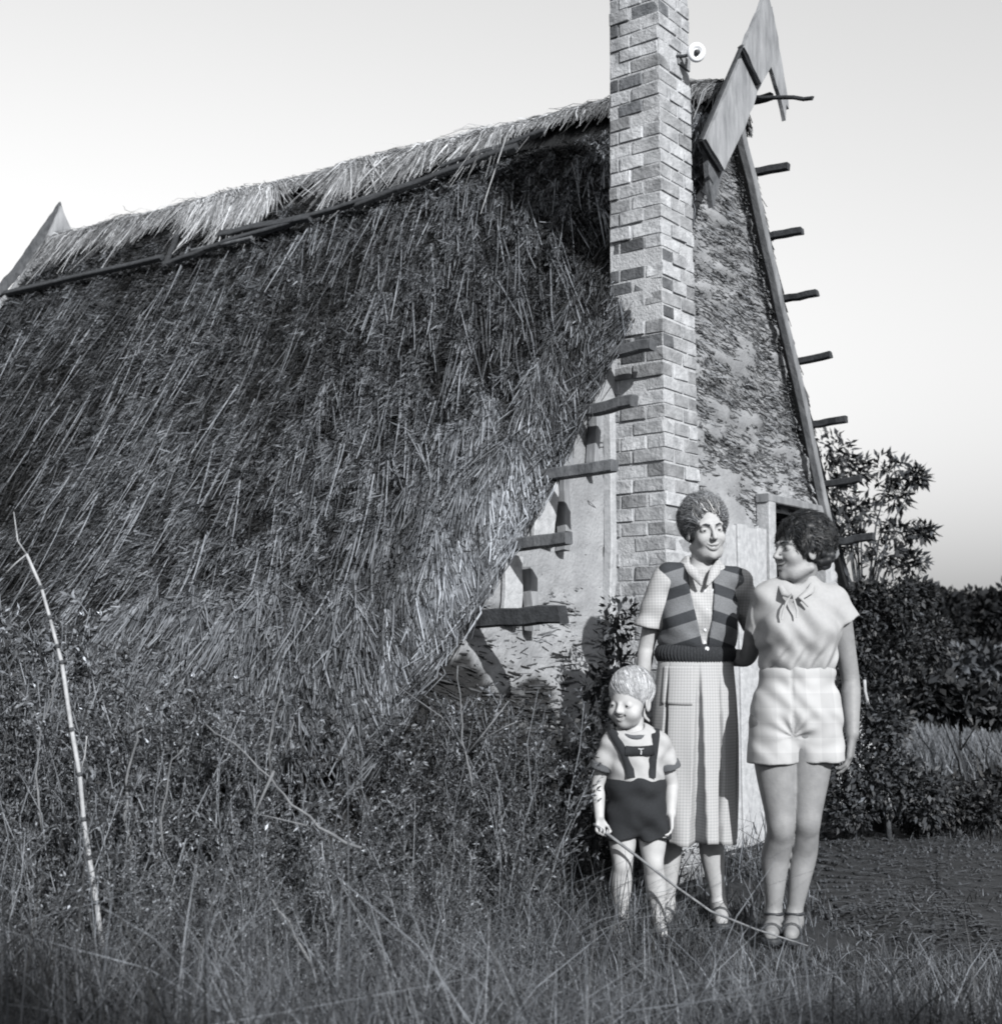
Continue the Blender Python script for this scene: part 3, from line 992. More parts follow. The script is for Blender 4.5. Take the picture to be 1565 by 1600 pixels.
def smooth_pts(V, Fq, it=2, lam=0.5):
    n = len(V)
    e = np.vstack([Fq[:, [0, 1]], Fq[:, [1, 2]], Fq[:, [2, 3]], Fq[:, [3, 0]]])
    e = np.vstack([e, e[:, ::-1]])
    deg = np.bincount(e[:, 0], minlength=n).astype(float)
    for _ in range(it):
        for s_ in (lam, -lam * 0.96):
            A = np.stack([np.bincount(e[:, 0], weights=V[e[:, 1], i], minlength=n) for i in range(3)], 1) / np.maximum(deg, 1)[:, None]
            V = V + s_ * (A - V)
    return V

def field_obj(name, f, m, parent, it=2, tone=None):
    V, Fq = f.mesh()
    V = smooth_pts(V, Fq, it)
    t = np.ones(len(V)) if tone is None else tone(V)
    return np_mesh(name, V, Fq, m, parent, True, t)

def basis(fwd, roll=0.0):
    """columns: x (subject's side), y forward, z up"""
    y = Vector(fwd).normalized()
    x = y.cross(Vector((0, 0, 1))).normalized()
    z = x.cross(y).normalized()
    M = Matrix((x, y, z)).transposed()
    return M @ Matrix.Rotation(roll, 3, 'Y')

m_skin = mat('skin', 0.36, 0.62, 0.12, 22, tone=True, spec=0.25, cool=0.6, bump=.12, bscale=120)
m_tan = mat('tanned_skin', 0.215, 0.58, 0.13, 22, tone=True, spec=0.3, cool=0.6, bump=.12, bscale=120)
m_child_skin = mat('child_skin', 0.40, 0.62, 0.10, 22, tone=True, spec=0.4, cool=0.6)
m_hair_d = mat('dark_hair', 0.02, 0.55, 0.4, 60, tone=True, spec=0.35)
m_hair_m = mat('brown_hair', 0.115, 0.42, 0.4, 60, tone=True, spec=0.5)
m_hair_b = mat('blond_hair', 0.40, 0.6, 0.25, 60, tone=True, spec=0.2)
m_eye = mat('eye_white', 0.2, 0.2, 0.02, 5, spec=0.5)
m_iris = mat('iris', 0.02, 0.2, 0.1, 50, spec=0.5)
m_teeth = mat('teeth', 0.75, 0.3, 0.03, 20, spec=0.5)
m_brow = mat('eyebrow_hair', 0.06, 0.8, 0.2, 80)
m_shoe = mat('dark_leather', 0.035, 0.5, 0.3, 30, bump=0.2)
m_nail = mat('finger_nail', 0.45, 0.3, 0.03, 20)

def head_field(f, C, M, s, smile=1.0, child=False, fem=1.0):
    """head: C eye-level centre, M basis, s scale"""
    def p(x, y, z): return np.array(C) + np.array(M @ Vector((x * s, y * s, z * s)))
    Mn = np.array(M)
    def E(c, r, k=0.02, mode='add', rot=None):
        MM = Mn if rot is None else Mn @ np.array(rot)
        f.ell(p(*c), np.array(r) * s, MM, k * s, mode)
    def Cp(a, b, ra, rb=None, k=0.012, mode='add'):
        f.cap(p(*a), p(*b), ra * s, (ra if rb is None else rb) * s, k * s, mode)
    if child:
        E((0, -.018, .040), (.077, .092, .080))
        E((0, .030, -.022), (.060, .058, .072), 0.03)
        E((0, .040, -.070), (.042, .036, .026), 0.03)
        E((0, .066, -.080), (.016, .014, .014), 0.02)
        for sx in (-1, 1):
            E((sx * .038, .058, -.040), (.025, .024, .024), 0.022)
        Cp((0, .084, -.002), (0, .097, -.026), .007, .010, 0.012)
        for sx in (-1, 1): Cp((sx * .009, .089, -.029), (sx * .007, .091, -.029), .0065, k=0.008)
        mz, my, mw = -.050, .082, .027
    else:
        E((0, -.018, .040), (.073, .093, .083))
        E((0, .028, -.030), (.056, .060, .080), 0.03)
        E((0, .040, -.088), (.038 if fem else .045, .036, .026), 0.035)
        E((0, .073, -.104), (.015, .012, .013), 0.02)
        for sx in (-1, 1):
            E((sx * .036, .060, -.034), (.022, .022, .022), 0.022)
            Cp((sx * .058, -.01, -.070), (sx * .028, .045, -.098), .014, .012, 0.03)
            Cp((sx * .012, .083, .021), (sx * .042, .070, .022), .010, .008, 0.014)
        Cp((0, .086, .008), (0, .108, -.030), .0065, .0095, 0.010)
        for sx in (-1, 1): Cp((sx * .010, .095, -.034), (sx * .007, .099, -.035), .0068, k=0.007)
        mz, my, mw = -.066, .086, .031
    # eye sockets then lids
    ez = .000 if not child else -.006
    ex = .031
    for sx in (-1, 1):
        E((sx * ex, .099 if not child else .096, ez + .001), (.019, .018, .0105), 0.012, 'cut')
        E((sx * ex, .071 if not child else .070, ez), (.0155, .0135, .0130), 0.005)
        # smiling lids leave a slit
        E((sx * ex, .0870 if not child else .0858, ez - .0005), (.0125, .0064, .0024), 0.002, 'cut')
    # mouth: lips around a cut
    up = 0.0115 * smile
    def arc(y0, yk, z0, zk, w, r0, r1, k, mode='add'):
        xs = np.linspace(-1, 1, 11)
        for xa, xb in zip(xs[:-1], xs[1:]):
            ca = (xa * w, y0 - yk * xa * xa, z0 + zk * xa * xa); cb = (xb * w, y0 - yk * xb * xb, z0 + zk * xb * xb)
            Cp(ca, cb, r0 + (r1 - r0) * abs(xa), r0 + (r1 - r0) * abs(xb), k, mode)
    arc(my + .004, .014, mz + .0035, up - .003, mw, .0046, .0028, .004)
    arc(my + .001, .012, mz - .0115, up + .0085, mw * .95, .0056, .0028, .005)
    arc(my + .009, .012, mz - .0035, up + .001, mw * .92, .0058, .0028, .0015, 'cut')
    # smile folds
    for sx in (-1, 1) if not child else ():
        Cp((sx * .019, .094, -.036), (sx * (mw + .011), my - .004, mz + up - .003), .0022, .0015, 0.006, 'cut')
    # ears
    for sx in (-1, 1):
        E((sx * .075, -.006, -.012), (.007, .019, .030), 0.008)
        E((sx * .082, -.004, -.010), (.005, .010, .018), 0.006, 'cut')
    return p, (mz, my, mw, ez, ex, up)

def face_parts(p, info, M, s, parent, child=False, brow=True, brow_mat=None):
    mz, my, mw, ez, ex, up = info
    def ball(name, c, r, m):
        bm = bmesh.new()
        bmesh.ops.create_uvsphere(bm, u_segments=16, v_segments=10, radius=1)
        Mx = Matrix.Translation(Vector(p(*c))) @ M.to_4x4() @ Matrix.Diagonal((r[0] * s, r[1] * s, r[2] * s, 1))
        bm.transform(Mx)
        me = bpy.data.meshes.new(name); bm.to_mesh(me); bm.free()
        for q in me.polygons: q.use_smooth = True
        return link(name, me, m, parent)
    yb = .0725 if not child else .0715
    for sx in (-1, 1):
        ey = ball('eye', (sx * ex, yb - .001, ez), (.0118, .0118, .0118), m_eye)
        ir = ball('iris', (sx * ex + .002, yb + .0068, ez - .001), (.0066, .0058, .0062), m_iris)
        ir.parent = ey
    if brow:
        for sx in (-1, 1):
            o = tube_obj('eyebrow', [p(sx * .012, .0925, .0195), p(sx * .028, .0885, .0255), p(sx * .046, .0725, .0205)] if not child else
                         [p(sx * .014, .085, .016), p(sx * .028, .0815, .020), p(sx * .043, .068, .016)], np.array([.0036, .0036, .002]) * s, brow_mat or m_brow, parent, 6, 0.15)
    # teeth: curved band behind the lips
    pts = [p(x * mw * .8, my - .001 - abs(x) ** 2 * .011, mz - .0012 + (up + .001) * x * x) for x in np.linspace(-1, 1, 9)]
    V, Fq = tube(pts, .0048 * s, 8)
    np_mesh('teeth', V, Fq, m_teeth, parent, True, np.ones(len(V)))

def lips_tone(p, info, s, base=1.0, lip=0.55, blush=0.0):
    mz, my, mw, ez, ex, up = info
    pts = []
    for x in np.linspace(-1, 1, 11):
        zc = mz + up * abs(x) ** 2
        pts.append((p(x * mw, my + .006 - .02 * abs(x) ** 1.6, zc + .0035 * (1 - abs(x))), .0068 * s))
        pts.append((p(x * mw * .92, my + .003 - .017 * abs(x) ** 1.6, zc - .0125 * (1 - abs(x) ** 1.5)), .0075 * s))
    def fn(V):
        t = np.full(len(V), base)
        near = np.linalg.norm(V - np.array(p(0, .08, mz)), axis=1) < .06 * s
        idx = np.nonzero(near)[0]
        if len(idx):
            w = np.zeros(len(idx))
            for q, r_ in pts:
                d = np.linalg.norm(V[idx] - q, axis=1)
                w = np.maximum(w, np.clip((r_ - d) / (r_ * .35), 0, 1))
            t[idx] = t[idx] * (1 - w * (1 - lip))
        return t
    return fn

def hand(f, wrist, dirn, palm_n, s=1.0, curl=0.35, thumb_side=1, spread=0.06, k=0.004, grip=False):
    """palm + four fingers + thumb; palm_n: direction the palm faces; fingers curl towards it"""
    w = np.array(wrist, float); d = unit(dirn)
    pn = unit(np.array(palm_n, float) - d * np.dot(palm_n, d))
    lat = np.cross(d, pn) * thumb_side                      # towards the thumb side
    # palm
    for q in (-1.0, -0.33, 0.33, 1.0):
        f.cap(w + d * .010 * s + lat * q * .014 * s, w + d * .088 * s + lat * q * .030 * s, .013 * s, .0115 * s, .012 * s)
    tips = []
    lens = [.82, .95, 1.0, .92]
    for i, q in enumerate((-1.5, -.5, .5, 1.5)):            # little .. index
        b = w + d * (.090 + (0.004 if i in (1, 2) else 0)) * s + lat * q * .0205 * s
        c = curl * (1.0 + (0.12 if i == 0 else 0) + random.uniform(-.08, .08))
        ang = 0.0
        pt = b
        dd0 = unit(d + lat * spread * q)
        r = .0088
        for seg_l, bend in ((.042, .8), (.027, 1.1), (.021, .8)):
            ang += c * bend
            dv = dd0 * math.cos(ang) + pn * math.sin(ang)
            nx = pt + dv * seg_l * lens[i] * s
            f.cap(pt, nx, r * s, (r - .0008) * s, k * s)
            pt, r = nx, r - .0008
        tips.append((pt, dv))
    # thumb from the side of the palm near its base
    b = w + d * .028 * s + lat * .026 * s
    a1 = unit(d * .75 + lat * .55 + pn * .35)
    p1 = b + a1 * .042 * s
    a2 = unit(d * .95 + lat * (.12 if not grip else -.2) + pn * (.35 if not grip else .9))
    p2 = p1 + a2 * .030 * s
    p3 = p2 + unit(a2 + pn * .3 + d * .1) * .024 * s
    f.cap(w + d * .015 * s + lat * .012 * s, b + a1 * .010 * s, .014 * s, .013 * s, .012 * s)
    f.cap(b, p1, .0125 * s, .0105 * s, .008 * s)
    f.cap(p1, p2, .0105 * s, .0095 * s, .004 * s)
    f.cap(p2, p3, .0095 * s, .008 * s, .004 * s)
    return tips

def hair_strands(p, s, n, seed, parent, m, start, flow, ln, wd, lift, tone=1.0, wave=0.0, clump=0.0, seg=6, name='hair_strands', tsd=0.3, ell=((0, -.018, .03), (.078, .098, .09)), flare=0.0):
    """ribbons that flow over the scalp ellipsoid. start(g,n)->local pts; flow(P)->local directions"""
    g = np.random.default_rng(seed)
    P0 = start(g, n)
    n = len(P0)
    l = g.uniform(ln[0], ln[1], n) / (seg - 1)
    P = np.empty((n, seg, 3))
    cen, rad = np.array(ell[0]), np.array(ell[1])
    e0 = (P0 - cen) / rad
    r0 = np.clip(np.linalg.norm(e0, axis=1, keepdims=True), 1.0, 1.0 + lift)
    P[:, 0] = cen + unit(e0) * r0 * rad
    ph = g.uniform(0, 6.28, n)
    cl = np.floor(P0 * 55).sum(1) * 2.4                      # neighbours wave together
    ph = ph * .35 + cl
    for i in range(1, seg):
        d = unit(flow(P[:, i - 1], g, i / (seg - 1)))
        nrm = unit((P[:, i - 1] - cen) / rad ** 2)
        d = unit(d - nrm * (d * nrm).sum(1, keepdims=True))
        q = P[:, i - 1] + d * l[:, None]
        if wave:
            q = q + np.stack([np.sin(ph + i * 1.3), np.cos(ph * 1.7 + i * 1.1), np.sin(ph * .7 + i * 1.7)], 1) * wave
        e = unit((q - cen) / rad)
        P[:, i] = cen + e * r0 * rad * (1 + flare * (i / seg) ** 2)
    C0 = np.array(p(0, 0, 0))
    Mx = np.stack([np.array(p(1, 0, 0)) - C0, np.array(p(0, 1, 0)) - C0, np.array(p(0, 0, 1)) - C0], 1)
    Pw_ = P @ Mx.T + C0
    Cw = C0 + Mx @ cen
    D = unit(Pw_[:, -1] - Pw_[:, 0])
    out = unit(Pw_.mean(1) - Cw)
    S_ = unit(np.cross(D, out + g.normal(0, .35, out.shape)))
    w_ = g.uniform(wd[0], wd[1], n) * s
    prof = np.linspace(1, .35, seg); prof[0] = .7
    V, Fq = strips(Pw_, w_[:, None] * prof[None], S_)
    return np_mesh(name, V, Fq, m, parent, True, np.repeat(tone * np.exp(g.normal(0, tsd, n)), seg * 2))

def hair_shell(p, M, s, m, parent, blobs, name='hair', res=0.004, lump=0, seed=1, region=None, cuts=(), lumpr=(.012, .02), disp=None, keepz=None):
    """base hair volume: ellipsoids in head space, lumps scattered on them, cut back from the face"""
    C0 = np.array(p(0, 0, 0))
    f = Field(C0 - .19 * s, C0 + .19 * s, res)
    for (c, r, k) in blobs:
        f.ell(p(*c), np.array(r) * s, np.array(M), k * s)
    g = random.Random(seed)
    n = 0
    while n < lump:
        c, r, k = blobs[0] if g.random() < .6 else g.choice(blobs)
        d = Vector((g.gauss(0, 1), g.gauss(0, 1), g.gauss(0, 1))).normalized()
        q = (c[0] + d.x * r[0], c[1] + d.y * r[1], c[2] + d.z * r[2])
        if region and not region(q): continue
        rr = g.uniform(*lumpr)
        f.ell(p(*q), np.array((rr, rr, rr)) * s, None, .006 * s)
        n += 1
    for (c, r, k) in cuts:
        f.ell(p(*c), np.array(r) * s, np.array(M), k * s, 'cut')
    if disp: f.displace(disp)
    return field_obj(name, f, m, parent, 1)

def not_in(P, cuts, k=.97):
    ok = np.ones(len(P), bool)
    for (c, r, _) in cuts:
        ok &= (((P - np.array(c)) / (np.array(r) * k)) ** 2).sum(1) > 1
    return ok

def folds(amp, freq, dirs, seed=0):
    g = np.random.default_rng(seed)
    ph = g.uniform(0, 6.28, len(dirs))
    wv = g.normal(0, 1, (len(dirs), 3)) * 3.0
    def fn(P):
        t = 0
        for d, q, w_ in zip(dirs, ph, wv):
            t = t + np.sin(P @ (np.array(d, float) * freq) + q + 1.6 * np.sin(P @ w_ * 2.3 + q))
        return amp * t / len(dirs)
    return fn

def person(name, px, py_feet, Y):
    o = empty(name, W(px, py_feet, Y))
    o.location.z = 0.0
    return o
# ------------------------------------------------------------------ woman on the right (profile head, blouse and shorts)
def check_mat(name, v1, v2, period, width, rough=0.9, use_uv=False, soft=0.0, v3=None, bump=0.15):
    """woven check: crossing stripes in object X/Z (or UV)"""
    m = bpy.data.materials.new(name); m.use_nodes = True
    nt = m.node_tree; b = nt.nodes['Principled BSDF']
    b.inputs['Roughness'].default_value = rough
    b.inputs['Specular IOR Level'].default_value = 0.15
    tc = nt.nodes.new('ShaderNodeTexCoord')
    sp = nt.nodes.new('ShaderNodeSeparateXYZ')
    nt.links.new(tc.outputs['UV' if use_uv else 'Object'], sp.inputs[0])
    def stripe(sock, off=0.0):
        a = nt.nodes.new('ShaderNodeMath'); a.operation = 'MULTIPLY_ADD'
        nt.links.new(sock, a.inputs[0]); a.inputs[1].default_value = 1 / period; a.inputs[2].default_value = off
        fr = nt.nodes.new('ShaderNodeMath'); fr.operation = 'FRACT'; nt.links.new(a.outputs[0], fr.inputs[0])
        lt = nt.nodes.new('ShaderNodeMath'); lt.operation = 'LESS_THAN'; nt.links.new(fr.outputs[0], lt.inputs[0]); lt.inputs[1].default_value = width
        return lt.outputs[0]
    sx, sz = stripe(sp.outputs['X'], 0.13), stripe(sp.outputs['Y' if use_uv else 'Z'], 0.3)
    ad = nt.nodes.new('ShaderNodeMath'); ad.operation = 'ADD'
    nt.links.new(sx, ad.inputs[0]); nt.links.new(sz, ad.inputs[1])
    hf_ = nt.nodes.new('ShaderNodeMath'); hf_.operation = 'MULTIPLY'; hf_.inputs[1].default_value = 0.5
    nt.links.new(ad.outputs[0], hf_.inputs[0])
    mx = nt.nodes.new('ShaderNodeMix'); mx.data_type = 'RGBA'
    mx.inputs[6].default_value = G(v1, .6); mx.inputs[7].default_value = G(v2, .6)
    nt.links.new(hf_.outputs[0], mx.inputs[0])
    nt.links.new(mx.outputs[2], b.inputs['Base Color'])
    nz = nt.nodes.new('ShaderNodeTexNoise'); nz.inputs['Scale'].default_value = 220
    nt.links.new(tc.outputs['Object'], nz.inputs['Vector'])
    bp = nt.nodes.new('ShaderNodeBump'); bp.inputs['Strength'].default_value = bump; bp.inputs['Distance'].default_value = 0.003
    nt.links.new(nz.outputs['Fac'], bp.inputs['Height']); nt.links.new(bp.outputs['Normal'], b.inputs['Normal'])
    return m

YB = 5.40
wb = person('person', 1240, 1445, YB)
tag(wb, 'dark-haired woman in pale blouse and checked shorts, standing in profile beside the doorway', 'person')
OB = np.array(wb.location)
def JB(px, py, dy=0.0): return np.array(W(px, py, YB + dy)) - OB
SB = YB / F                                                 # metres per photo pixel

def torso_b(f, g=0.0, k=0.05):
    f.ell(JB(1244, 1105), (.160 + g, .112 + g, .135 + g), None, k)
    f.ell(JB(1226, 1125, .04), (.09 + g, .10 + g, .10 + g), None, k)
    f.ell(JB(1262, 1125, .04), (.09 + g, .10 + g, .10 + g), None, k)
    f.ell(JB(1245, 1045), (.130 + g, .095 + g, .11 + g), None, k)
    f.ell(JB(1249, 975), (.148 + g, .105 + g, .14 + g), None, k)
    for px in (1222, 1276): f.ell(JB(px, 985, -.075), (.058 + g, .055 + g, .055 + g), None, .03)
    f.cap(JB(1203, 932), JB(1298, 938), .046 + g, None, k)

lo, hi = (-.36, -.32, -.03), (.36, .40, 1.62)
f = Field(lo, hi, .0052)
torso_b(f)
neckC = JB(1246, 915, .01)
f.cap(neckC, JB(1248, 890, .0), .047, .044, .03)
base = f.copy()
def limb():
    q = base.copy(); limbs.append(q); return q
limbs = []
# right-hand (viewer) arm hanging
sh, el, wr = JB(1308, 946), JB(1328, 1062, .03), JB(1331, 1146, -.03)
q = limb()
q.chain([sh, sh + (el - sh) * .5, el, el + (wr - el) * .3, wr], [.050, .043, .036, .0375, .026], .03)
hand(q, wr, JB(1326, 1200, -.02) - wr, (-.8, .35, 0), s=1.0, curl=.38, thumb_side=1)
# other arm goes behind the companion's back
sh2, el2, wr2 = JB(1190, 940, .02), JB(1168, 1025, .26), JB(1092, 1035, .44)
q = limb()
q.chain([sh2, sh2 + (el2 - sh2) * .5, el2, el2 + (wr2 - el2) * .3, wr2], [.048, .042, .036, .036, .024], .03)
hand(q, wr2, np.array((-.95, -.05, -.15)), (0, -1, 0), s=.88, curl=.3, thumb_side=-1)
# legs
for (hip, kn, cf, an, toe) in [((1208, 1130), (1219, 1292), (1212, 1342), (1208, 1428), (1203, 1452)),
                               ((1268, 1130), (1259, 1283), (1255, 1335), (1240, 1428), (1234, 1452))]:
    H, Kn, Cf, An = JB(*hip), JB(*kn, -.02), JB(*cf, .02), JB(*an, .03)
    q = limb()
    q.chain([H, H + (Kn - H) * .45, Kn, Cf + np.array((0, .012, 0)), Cf + (An - Cf) * .55, An], [.098, .083, .0545, .0545, .039, .0295], .03)
    q.ell(Kn + np.array((0, -.032, .0)), (.030, .024, .036), None, .04)
    Tz = np.array(JB(*toe, -.13)); Tz[2] = .028
    He = An.copy(); He[2] = .03; He[1] += .02
    q.chain([An, He], [.030, .032], .02)
    q.chain([An + np.array((0, -.01, -.03)), (An + Tz) / 2 + np.array((0, 0, -.012)), Tz], [.034, .036, .026], .02)
f.union(*limbs)
V1, F1 = f.mesh(); V1 = smooth_pts(V1, F1, 14)
# head
HB = JB(1249, 860, -.01)
MB_ = basis((-.93, -.36, .03), R(0))
fh = Field(HB - .18, HB + .16, .0029)
pB, infB = head_field(fh, HB, MB_, 1.06, smile=1.2)
fh.cap(pB(0, -.03, -.06), neckC - np.array((0, 0, .01)), .047, .046, .03)
V2, F2 = fh.mesh(); V2 = smooth_pts(V2, F2, 1)
T_ = np.concatenate([np.ones(len(V1)), lips_tone(pB, infB, 1.06, 1.25, .4)(V2)])
# legs and arms tanned a little darker than the face
body = np_mesh('body', np.vstack([V1, V2]), np.vstack([F1, F2 + len(V1)]), m_tan, wb, True, T_)
face_parts(pB, infB, MB_, 1.06, wb)

reg = lambda q: (q[1] < .035 or q[2] > .075) and q[2] > -.075
CUB = [((0, .10, -.02), (.068, .075, .100), .012), ((0, .03, -.10), (.12, .07, .06), .02)]
HEB = ((0, -.030, .046), (.090, .106, .098))
sh_ = hair_shell(pB, MB_, 1.06, m_hair_d, wb, [(HEB[0], np.array(HEB[1]) * .97, .0), ((0, -.075, -.015), (.074, .050, .060), .03)],
                 lump=260, seed=3, region=reg, cuts=CUB, lumpr=(.009, .017))
def st_b(g, n):
    d = unit(g.normal(0, 1, (n * 4, 3)))
    P = np.array(HEB[0]) + d * np.array(HEB[1]) * g.uniform(1.0, 1.13, (n * 4, 1))
    P = P[not_in(P, CUB) & (P[:, 2] > -.06)]
    return P[:n]
def fl_b(P, g, t):
    d = P - np.array([.02, .05, .13])
    return unit(d) + .7 * np.stack([np.sin(P[:, 1] * 150 + P[:, 2] * 60), np.sin(P[:, 0] * 130), np.cos(P[:, 1] * 120)], 1) + g.normal(0, .2, P.shape)
hair_strands(pB, 1.06, 6500, 5, sh_, m_hair_d, st_b, fl_b, (.025, .05), (.0010, .0022), .14, tone=1.0, wave=.0045, tsd=.5, name='curl_strands', ell=HEB, flare=.12)

hair_strands(pB, 1.06, 1300, 6, sh_, m_hair_d, st_b, fl_b, (.03, .06), (.0004, .0008), .16, wave=.006, tsd=.4, name='loose_strands', ell=(HEB[0], np.array(HEB[1]) * 1.06), flare=.16)

# blouse
m_blouse = mat('pale_blouse_cloth', 0.33, 0.85, 0.05, 60, bump=0.12, bscale=300, cool=.6)
fb = Field((-.30, -.26, .86), (.30, .26, 1.50), .0052)
gq = .020
fb.ell(JB(1245, 1032), (.145, .108, .085), None, .05)
fb.ell(JB(1246, 1000), (.160, .118, .10), None, .05)
fb.ell(JB(1249, 968), (.162, .118, .14), None, .05)
for px in (1222, 1276): fb.ell(JB(px, 986, -.078), (.066, .058, .062), None, .04)
fb.cap(JB(1203, 930), JB(1300, 937), .054, None, .04)
fb.cap(JB(1232, 917, .005), JB(1258, 917, .005), .05, None, .04)
s1, s2 = fb.copy(), fb.copy()
s1.D[:] = .2; s2.D[:] = .2
s1.cap(JB(1296, 938), JB(1326, 985, .0), .060, .066, .03)                 # loose short sleeves
s1.plane_cut(JB(1327, 968), unit(JB(1336, 1000) - JB(1311, 952)), .004)
s2.cap(JB(1200, 935), JB(1186, 990, .06), .058, .062, .03)
s2.plane_cut(JB(1187, 985, .06), unit(JB(1186, 990, .06) - JB(1200, 935)), .004)
fb.union(s1, s2, k=.025)
fb.ell(JB(1243, 893, -.03), (.058, .075, .055), None, .01, 'cut')         # neckline
fb.cap(JB(1240, 900, -.09), JB(1236, 925, -.13), .030, .004, .008, 'cut')
def blouse_folds(P):
    z = P[:, 2]; x = P[:, 0]
    zw = JB(1245, 1045)[2]
    low = np.exp(-((z - zw) / .10) ** 2)
    t = .010 * low * np.sin(x * 90 + 2.2 * np.sin(z * 26) + P[:, 1] * 20)
    t += .0042 * np.sin(x * 42 + z * 22 + 1.5 * np.sin(z * 19 + x * 6)) * (P[:, 1] < 0)
    t += .004 * np.sin((z * 55 + x * 45) + 2 * np.sin(x * 17)) * np.exp(-((z - zw - .12) / .1) ** 2)
    return t
fb.displace(blouse_folds)
# tuck into the waistband
zt = JB(1245, 1052)[2]
fb.plane_cut((0, 0, zt), (0, 0, -1), .012)
fb.D -= .004
bo = field_obj('blouse', fb, m_blouse, wb, 2)
# collar and tie ends
def ribbon(name, pts, wd, th, m, parent, nrm=(0, -1, .15)):
    pts = [np.array(q, float) for q in pts]
    V, Fq = [], []
    wd = np.broadcast_to(np.asarray(wd, float), (len(pts),))
    T = unit(np.gradient(np.array(pts), axis=0)); nn = unit(np.array(nrm, float))
    for q, t_, w_ in zip(pts, T, wd):
        s_ = unit(np.cross(t_, nn)); up_ = np.cross(s_, t_)
        for (a, b) in ((-1, -1), (0, -1.6), (1, -1), (1, 1), (0, 1), (-1, 1)):
            V.append(q + s_ * w_ * a + up_ * th * b * -.5)
    n = len(pts)
    for i in range(n - 1):
        for j in range(6): Fq.append((i * 6 + j, i * 6 + (j + 1) % 6, (i + 1) * 6 + (j + 1) % 6, (i + 1) * 6 + j))
    Fq.append((0, 1, 2, 3)); Fq.append((0, 3, 4, 5)); e = (n - 1) * 6
    Fq.append((e, e + 3, e + 2, e + 1)); Fq.append((e, e + 5, e + 4, e + 3))
    return np_mesh(name, np.array(V), np.array(Fq), m, parent, True, np.ones(len(V)))
ribbon('collar', [JB(1217, 913, -.045), JB(1225, 928, -.11), JB(1238, 934, -.135)], [.008, .013, .006], .004, m_blouse, bo)
ribbon('collar', [JB(1272, 907, -.03), JB(1266, 922, -.10), JB(1250, 934, -.135), JB(1262, 948, -.142)], [.010, .015, .012, .002], .004, m_blouse, bo)
ribbon('neck_tie', [JB(1236, 928, -.135), JB(1228, 941, -.148), JB(1223, 955, -.153), JB(1221, 968, -.155)], [.003, .004, .004, .004], .003, m_blouse, bo)
ribbon('neck_tie', [JB(1238, 930, -.137), JB(1241, 941, -.148), JB(1245, 954, -.155), JB(1244, 965, -.157)], [.003, .004, .005, .003], .003, m_blouse, bo)

# shorts
m_shorts = check_mat('pale_plaid_cloth', 0.43, 0.345, 0.115, 0.5)
fs = Field((-.30, -.28, .56), (.30, .28, 1.05), .0052)
fs.ell(JB(1244, 1105), (.172, .125, .140), None, .04)
fs.ell(JB(1245, 1052), (.148, .112, .06), None, .05)
fs.ell(JB(1226, 1128, .045), (.10, .105, .10), None, .04)
fs.ell(JB(1262, 1128, .045), (.10, .105, .10), None, .04)
fs.cap(JB(1212, 1118), JB(1206, 1200), .092, .097, .025, flat=((0, 1, 0), 1.12))
fs.cap(JB(1274, 1118), JB(1279, 1206), .092, .099, .025, flat=((0, 1, 0), 1.12))
fs.plane_cut(JB(1240, 1046), (0, 0, 1), .004)
hemn = unit(np.array((.04, 0, -1)))
fs.plane_cut(JB(1245, 1188), hemn, .004)
cr = JB(1240, 1152, -.12)
def sh_folds(P):
    d = P - cr
    r = np.hypot(d[:, 0], d[:, 2]); a = np.arctan2(d[:, 2], d[:, 0])
    t = .005 * np.sin(a * 9 + 1.1) * np.exp(-((r - .06) / .06) ** 2) * (P[:, 1] < 0) * np.clip(np.sin(a) + .5, 0, 1)
    t += .0022 * np.sin(P[:, 0] * 55 + 2.5 * np.sin(P[:, 2] * 28 + P[:, 0] * 9)) + .0016 * np.sin(P[:, 2] * 70 + P[:, 0] * 50 + 2 * np.sin(P[:, 0] * 24))
    # fly seam
    t += .004 * np.exp(-(d[:, 0] / .006) ** 2) * (P[:, 1] < 0) * (d[:, 2] > 0)
    return t
fs.displace(sh_folds)
fs.D -= .007
so = field_obj('shorts', fs, m_shorts, wb, 2)
f_ = Field(JB(1245, 1050) - np.array((.2, .16, .04)), JB(1245, 1050) + np.array((.2, .16, .04)), .0052)
f_.ell(JB(1245, 1052), (.146, .112, .055), None, .0)
f_.plane_cut(JB(1245, 1044), (0, 0, 1), .003); f_.plane_cut(JB(1245, 1054), (0, 0, -1), .003)
field_obj('waistband', f_, m_shorts, wb, 1)

